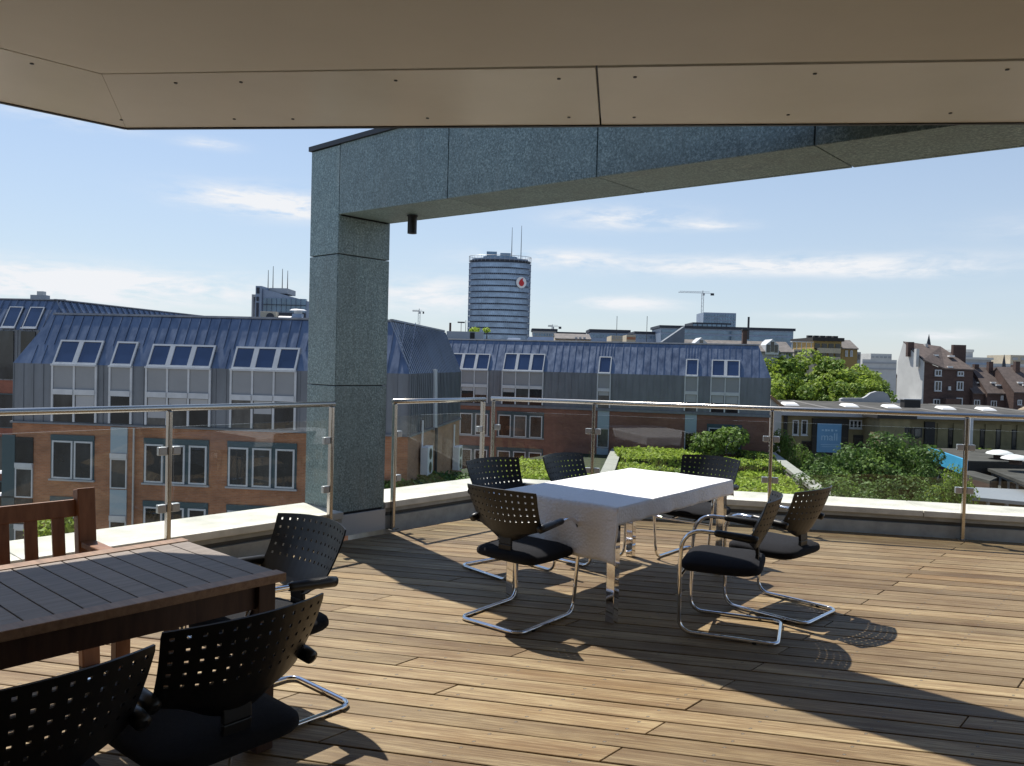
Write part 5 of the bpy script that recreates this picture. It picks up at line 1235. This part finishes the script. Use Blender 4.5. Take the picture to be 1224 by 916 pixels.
def far_city():
    # long glass office behind the wing, tower under construction, cranes
    cblock('long_office', 'long dark banded glass office beyond the long wing, under the grey tower', 790, 948.5, 394, 250, BLUEM, 'office building', 16, ((396, 399.5, 1, .005), (402, 408, 1, .005), (410.5, 416, 1, .005)), BLUEGL, (.8, 1., TOWERD))
    T, f = cblock('grey_tower', 'blue grey curtain walled tower block beside the crane', 841, 880, 374, 520, BLUEM, 'tower block', 20, tuple((376+4*k, 378.6+4*k, 12, .1) for k in range(5)), BLUEGL); T.rotation_euler.z = 0
    cblock('dark_office', 'low dark office block in front of the grey tower', 828, 874, 386, 300, TOWERD, 'office building', 14, ((388, 392, 8, .08),), BLUEGL)
    def crane(label, xm, yb, yt, xj0, xj1, yj, Y0, m=GALV):
        p = Yp(xm, yb, Y0); zt = Yp(xm, yt, Y0)[2]; zj = Yp(xm, yj, Y0)[2]; T = thing('tower_crane', label, 'crane', (p[0], Y0, GZ)); k = Y0/954.; a = 1.1*k
        b = MB()
        for sx in (-1, 1):
            for sy in (-1, 1): b.tube([(sx*a, sy*a, 0), (sx*a, sy*a, zj-GZ)], .20*k, m, 4)
        n = 26; hh = (zj-GZ)/n
        for i in range(n): s = 1 if i % 2 else -1; b.tube([(-s*a, -a, hh*i), (s*a, -a, hh*(i+1))], .12*k, m, 4); b.tube([(-a, -s*a, hh*i), (-a, s*a, hh*(i+1))], .12*k, m, 4)
        b.build('mast', T)
        j0, j1 = Yp(xj0, yj, Y0)[0]-p[0], Yp(xj1, yj, Y0)[0]-p[0]; z = zj-GZ; b = MB(); b.tube([(j0, 0, z), (j1, 0, z)], .3*k, m, 4); b.tube([(j0*.95, 0, z+1.6*k), (j1*.6, 0, z+1.6*k)], .25*k, m, 4); n = 18
        for i in range(n): u0 = j0+(0-j0)*i/n; u1 = j0+(0-j0)*(i+1)/n; b.tube([(u0, 0, z), ((u0+u1)/2, 0, z+1.6*k), (u1, 0, z)], .14*k, m, 4)
        b.build('jib', T); b = MB(); b.tube([(0, 0, z), (0, 0, zt-GZ+1.5*k)], .5*k, m, 4); b.build('top_mast', T); b = MB(); b.box((j1*.85, 0, z-1.4*k), (j1*.3, 1.5*k, 2.4*k), DARKM); b.build('counterweight', T); b = MB(); b.box((.9*k, -1.2*k, z-1.5*k), (2*k, 2*k, 2.6*k), GREYR); b.build('cab', T)
    crane('tall pale tower crane with a long jib beside the grey tower', 838.5, 400, 349, 811, 853.5, 350.5, 540)
    crane('tiny distant crane right of the oval tower', 660, 402, 389.5, 655, 671, 390.5, 700)
    crane('faint distant crane with both arms level, left of the oval tower, next to the pillar', 500.5, 400, 370.5, 493, 507, 372.5, 600)
    # low roofs along the skyline between tower and long office
    cblock('flat_office', 'grey flat roofed office right behind the long wing, beside the oval tower', 637, 665, 396, 330, GREYR, 'office building', 14, ((399, 402, 9, .15),), BLUEGL, (1., 1., TOWERD))
    cblock('flat_office', 'lower blue grey office stepping down from the flat one beside the tower', 664, 699, 399.5, 340, BLUEM, 'office building', 14, ((401, 404, 12, .15),), BLUEGL, (.8, 1., TOWERD))
    gable_house('tiled_house', 'pale house with a brown roof and small windows on the skyline', 664, 706, 406, 400.5, 150, CREAMR, TILES2, 9, ((687, 690, 403, 406.5), (692, 695, 403, 406.5), (697, 700, 403, 406.5)))
    cblock('flat_office', 'dark roofed flat office in the middle of the skyline', 706, 752, 398, 300, BLUEM, 'office building', 14, ((400, 404, 12, .12),), BLUEGL, (1.2, 1., TOWERD))
    cblock('flat_house', 'pale ribbed low building behind the long wing ridge', 731, 749, 401.5, 160, CREAMR, 'house', 8, ((402.5, 406, 6, .3),), GREYR)
    cblock('roof_cabin', 'small cream and terracotta roof cabin on the skyline', 749, 760, 400.5, 140, CREAMR, 'roof cabin', 5, ((403, 406, 1, .02),), mat_cached('terracotta', (.33, .14, .07)))
    cblock('flat_office', 'blue grey office with a stepped roof left of the wedge gable', 760, 784, 399.5, 260, BLUEM, 'office building', 14, ((402, 405, 6, .15),), BLUEGL, (.8, 1., TOWERD))
    for x, y0, y1, lab in ((737, 400, 378, 'thin mast on the skyline, left of a pair'), (773, 400, 378, 'thin mast on the skyline, right of a pair'), (538, 398, 386, 'short brick chimney on the skyline left of the oval tower'), (894.5, 394, 379, 'single chimney pipe on the long dark office'), (551, 398, 385.5, 'small T shaped aerial next to the oval tower'), (556.5, 398, 383, 'slim mast standing close to the oval tower')):
        p = Yp(x, y0, 240); h = Yp(x, y1, 240)[2]-p[2]; q = MB(); r_ = .32 if 'chimney' in lab else .08
        q.tube([(0, 0, -3), (0, 0, h)], r_, BRICKD if 'brick' in lab else DARKM, 8)
        if 'T shaped' in lab: q.box((0, 0, h), (2.2, .15, .4), DARKM)
        tag(q.build('chimney' if 'chimney' in lab else 'mast', loc=tuple(p)), lab, 'chimney' if 'chimney' in lab else 'mast')
    # row of houses with brown roof and gothic dormers, right of the wing
    T, f, ro = gable_house('dormer_terrace', 'row of houses with a ribbed brown roof and a pointed white dormer above the trees', 822, 948, 420, 409, 135, GREYR, TILES2, 8, ((925, 930, 421, 427), (934, 939, 421, 427), (942, 947, 421, 427)))
    for x, yt in ((923, 405.5), (838, 403.5)):
        c = Yp(x, 420, 134.5)-f.o; z1 = Yp(x, yt, 134.5)[2]-GZ; z0 = Yp(x, 424, 134.5)[2]-GZ; zm = Yp(x, yt+7, 134.5)[2]-GZ; q = MB(); w_ = 1.1
        q.poly([(c[0]-w_, c[1], z0), (c[0]+w_, c[1], z0), (c[0]+w_, c[1], zm), (c[0], c[1], z1), (c[0]-w_, c[1], zm)]+[(c[0]-w_, c[1]+4, z0), (c[0]+w_, c[1]+4, z0), (c[0]+w_, c[1]+4, zm), (c[0], c[1]+4, z1), (c[0]-w_, c[1]+4, zm)], [(0, 1, 2, 3, 4), (1, 6, 7, 2), (2, 7, 8, 3), (3, 8, 9, 4), (4, 9, 5, 0)], WFRAME); d = q.build('dormer', T)
        q = MB(); 
        for k in (-1, 0, 1): q.box((c[0]+k*.66, c[1]-.03, (z0+zm)/2+(.5 if k == 0 else .2)), (.56, .06, (zm-z0)*(.8 if k else 1.05)), PANE)
        q.build('window', d)
    q = MB(); p = Yp(889.5, 412, 130); q.box((0, 0, 0), (.7, .7, 4.5), BRICKD); q.box((0, 0, 2.35), (.9, .9, .25), DKTRIM); tag(q.build('chimney_stack', loc=tuple(p)), 'dark chimney stack in front of the long glass office', 'chimney')
    # yellow apartment house
    T, f = cblock('apartment_house', 'yellow brick apartment house with balconies and a flat dark roof above the trees', 973, 1006, 408, 160, OCHRE2, 'apartment house', 12, ((411, 418, 4, .14), (421, 429, 4, .14), (431, 438, 4, .14)), PANE, (.7, .8, DKTRIM))
    for y in (419.5, 430): q = MB(); z = Yp(990, y, 160)[2]; f.hx(q, .6, f.L-.6, z-.5, z+.5, .06, 1.2, CREAMR); q.build('balcony', T)
    for k in range(5): q = MB(); q.box((-2.6+k*1.3, 3, Yp(990, 406, 160)[2]-GZ+.4), (.9, 1., .9), DKTRIM); q.build('roof_vent', T)
    cblock('apartment_wing', 'lower cream apartment wing with a roof pergola left of the yellow house', 949, 974, 418, 158, CREAMR, 'apartment house', 10, ((420, 424, 5, .2), (427, 432, 5, .2)), PANE)
    q = MB(); a, b = Yp(949, 409, 158), Yp(972, 409, 158); L = b[0]-a[0]
    for k in range(5): q.box((L*k/4, 0, -.7), (.12, .12, 1.6), WFRAME); 
    q.box((L/2, 0, .1), (L+.4, 1.2, .15), WFRAME); tag(q.build('roof_pergola', loc=tuple(a+np.array([0, 1, 0]))), 'white roof terrace pergola between glass office and yellow house', 'pergola')
    gable_house('gabled_house', 'narrow ochre house with a pointed gable at the right of the yellow house', 1006, 1025, 417, 408, 162, OCHRE2, TILES2, 8, ((1010, 1013, 419, 426), (1016, 1019, 419, 426)))
    cblock('corner_house', 'grey house edge at the right of the ochre gable', 1025, 1029, 421, 163, GREYR, 'house', 8, ((424, 430, 1, .2),))
    # white flat blocks on the skyline
    g = 'pale flat roofed blocks on the skyline'
    cblock('white_block', 'long low white block above the trees left of the brick house', 1031, 1072, 430, 300, WHITER, 'flat block', 20, ((433, 435, 1, .02), (440, 442, 1, .02)), GREYR, group=g)
    cblock('white_block', 'white penthouse floor stepping up behind the long white block', 1041, 1066, 423, 330, WHITER, 'flat block', 16, ((426, 428, 5, .2),), GREYR, group=g)
    cblock('white_block', 'grey white block just right of the brick house chimney', 1150, 1163, 421, 300, GREYR, 'flat block', 16, (), None, (1., .5, WHITER), group=g)
    cblock('white_block', 'wide pale block with a flat roof edge right of the brick house', 1150, 1185, 430, 290, GREYR, 'flat block', 16, ((434, 436, 1, .02),), BLUEM, (.8, 1., WHITER), group=g)
    cblock('white_block', 'pale block behind the dark chimneys at the far right', 1180, 1226, 435, 310, WHITER, 'flat block', 16, ((438, 440, 1, .02),), GREYR, group=g)
    cblock('white_block', 'taller beige block cut by the right edge of the photo', 1208, 1250, 425, 320, CREAMR, 'flat block', 16, ((428, 431, 4, .2),), GREYR, group=g)
    # white gabled brick house
    Y0 = 165.
    def zz(x, y, Y=Y0): return Yp(x, y, Y)[2]-GZ
    xl, xm, xr = Yp(1071, 470, Y0)[0], Yp(1102, 470, Y0)[0], Yp(1162.5, 470, Y0)[0]; o = np.array([xm, Y0, GZ]); T = thing('brick_house', 'tall sooty brick house with a white side gable, brown tiled roof and chimneys', 'house', tuple(o))
    back = 15.; he = zz(1102, 431.5); her = zz(1150, 443)
    ridge_z = Yp(1125, 412, Y0+8)[2]-GZ; w_ = xr-xm
    # white gable side wall runs back to the left
    gl = np.array([Yp(1071.5, 470, Y0+9.5)[0]-xm, 9.5, 0])
    gz = zz(1080.5, 409.5, Y0+7.4)
    q = MB(); q.poly([(0, 0, 0), tuple(gl), tuple(gl+np.array([0, 0, he*.985])), (gl[0]*.80, gl[1]*.80, gz), (0, 0, he)]+[(.3, .02, 0), (gl[0]+.3, gl[1]+.02, 0), (gl[0]+.3, gl[1]+.02, he*.985), (gl[0]*.80+.3, gl[1]*.80+.02, gz), (.3, .02, he)], [(0, 4, 3, 2, 1), (5, 6, 7, 8, 9), (0, 5, 9, 4), (4, 9, 8, 3), (3, 8, 7, 2)], WHITER); q.build('side_gable', T)
    q = MB(); q.poly([(0, .03, 0), (w_, .03, 0), (w_, .03, her), (w_*.42, .03, her+.1), (0, .03, he), (w_, 12, 0), (w_, 12, her)], [(0, 1, 2, 3, 4), (1, 5, 6, 2)], BRICKD); q.build('wall', T)
    rl = np.array([gl[0]*.80, gl[1]*.80, gz]); rr = np.array([w_*.74, 8., zz(1143, 416, Y0+8)]); q = MB()
    p = [np.array([-.1, -.25, he+.02]), np.array([w_*.42, -.25, her+.12]), np.array([w_+.1, -.25, her+.02]), rr, rl]
    q.poly(p+[v+np.array([0, .0, .25]) for v in p], [(0, 1, 2, 3, 4), (9, 8, 7, 6, 5), (0, 5, 6, 1), (1, 6, 7, 2), (2, 7, 8, 3), (3, 8, 9, 4)], TILES)
    q.poly([tuple(rr), (w_+.1, -.2, her), (w_+.1, 14, her)], [(0, 1, 2)], TILES); ro = q.build('roof', T)
    for x, y0, y1, Y, wd in ((1088, 418, 409, 170, 1.3), (1146, 426, 412.5, 170, 2.7), (1096, 430, 417, 166.5, .6), (1106.5, 420, 411, 172, .5)):
        a = Yp(x, y1, Y); q = MB(); h = (y0-y1)*Y/954+1.5; q.box((a[0]-o[0], Y-Y0, a[2]-GZ-h/2), (wd, .9, h), BRICKD if wd > 1 else WHITER); q.build('chimney', ro)
    f = Fac((xm, Y0), (xr, Y0), 900, 901, 0); f.o = o
    for a, b, y0, y1 in ((1117, 1125, 442, 449.5), (1116.5, 1125, 455.5, 467.5), (1143, 1151, 456, 466.5), (1144, 1151.5, 444, 449.5), (1142.5, 1150, 475.5, 485), (1115, 1123, 477, 486), (1133, 1136, 462, 466)): win_px(f, T, a, b, y0, y1, 2, WFRAME, fw=.2, mull=.16, dep=.25, base=0)
    for x, y in ((1107, 426), (1117, 426), (1136, 427), (1134, 440)):
        k = (y-412)/31.; q = MB(); Y = Y0+7-k*7; a = Yp(x, y, Y); q.box((a[0]-o[0], Y-Y0-.2, a[2]-GZ+.2), (1.1, .9, .3), SKYLIGHT); q.build('roof_window', ro)
    q = MB(); q.box((w_*.5-.0, -1.2, zz(1125, 476)/2), (w_*.28, 2.2, zz(1125, 476)), BRICKD); q.build('porch', T)
    q = MB(); q.box(((xl-xm)/2, 2, zz(1086, 478)/2), (xm-xl, 4, zz(1086, 478)), GREYR); q.build('side_annex', T)
    # smaller houses to its right
    for i, (x0, x1, ye, yr, Y, wins, lab) in enumerate(((1163, 1179, 470, 444, 164, ((1164, 1171, 478, 487),), 'narrow dark house with a blue skylight next to the tall brick house'), (1180, 1212, 470, 441, 163, ((1184, 1191, 479, 488), (1203.5, 1211, 472.5, 478.5), (1196, 1199, 473, 478)), 'dark brick house with grey tiled roof and white roof windows, second from the tall one'), (1212, 1262, 469, 441, 160, ((1216, 1221, 478, 484),), 'house with grey roof at the right edge of the photo'))):
        H, f2, r2 = gable_house('brick_house', lab, x0, x1, ye, yr, Y, BRICKD, TILES, 12, wins)
        for px, py in ((x0+6, 459), (x0+12, 462)): 
            k = (ye-py)/(ye-yr); a = Yp(px, py, Y+6*k); q = MB(); q.box((a[0]-f2.o[0], 6*k-.15, a[2]-GZ+.25), (1., .8, .3), SKYLIGHT); q.build('roof_window', r2)
        a = Yp(x0+3, yr, Y+5); q = MB(); q.box((a[0]-f2.o[0], 5, a[2]-GZ+.2), (.9, .9, 2.6), BRICKD); q.box((a[0]-f2.o[0]+5, 5, a[2]-GZ), (.8, .8, 2.), BRICKD); q.build('chimney', r2)
    # spire
    p = Yp(1110, 412, 420); zt = Yp(1110, 399.5, 420)[2]; T = thing('church_spire', 'slender dark church spire behind the brick house roof', 'spire', (p[0], 420, GZ)); q = MB(); q.box((0, 0, (p[2]-GZ)/2-1), (3.2, 3.2, p[2]-GZ-2), BRICKD); q.build('tower', T); q = MB(); q.tube([(0, 0, p[2]-GZ-3), (0, 0, zt-GZ)], [1.7, .05], DARKM, 8); q.build('steeple', T)
    p = Yp(1199.5, 447, 200); zt = Yp(1199.5, 424, 200)[2]; T = thing('church_spire', 'small dark pointed turret on the skyline at the far right', 'spire', (p[0], 200, GZ)); q = MB(); q.box((0, 0, (p[2]-GZ)/2), (1.6, 1.6, p[2]-GZ), TILES2); q.build('tower', T); q = MB(); q.tube([(0, 0, p[2]-GZ-.2), (0, 0, zt-GZ)], [.8, .05], DARKM, 8); q.build('steeple', T)
far_city()
# a band of low city roofs beyond, so that the horizon is built up
def horizon():
    rnd = random.Random(5); q = MB()
    for i in range(420):
        x = rnd.uniform(-1500, 1900); y = rnd.uniform(650, 2200); h = rnd.uniform(8, 19); w = rnd.uniform(14, 50); q.box((x, y, GZ+h/2), (w, rnd.uniform(10, 20), h), rnd.choice((GREYR, CREAMR, WHITER, TILES2, BRICKD)), rnd.uniform(0, 3))
    tag(q.build('far_city_roofs'), 'mass of low city roofs filling the far distance', 'city roofs', kind='stuff')
horizon()
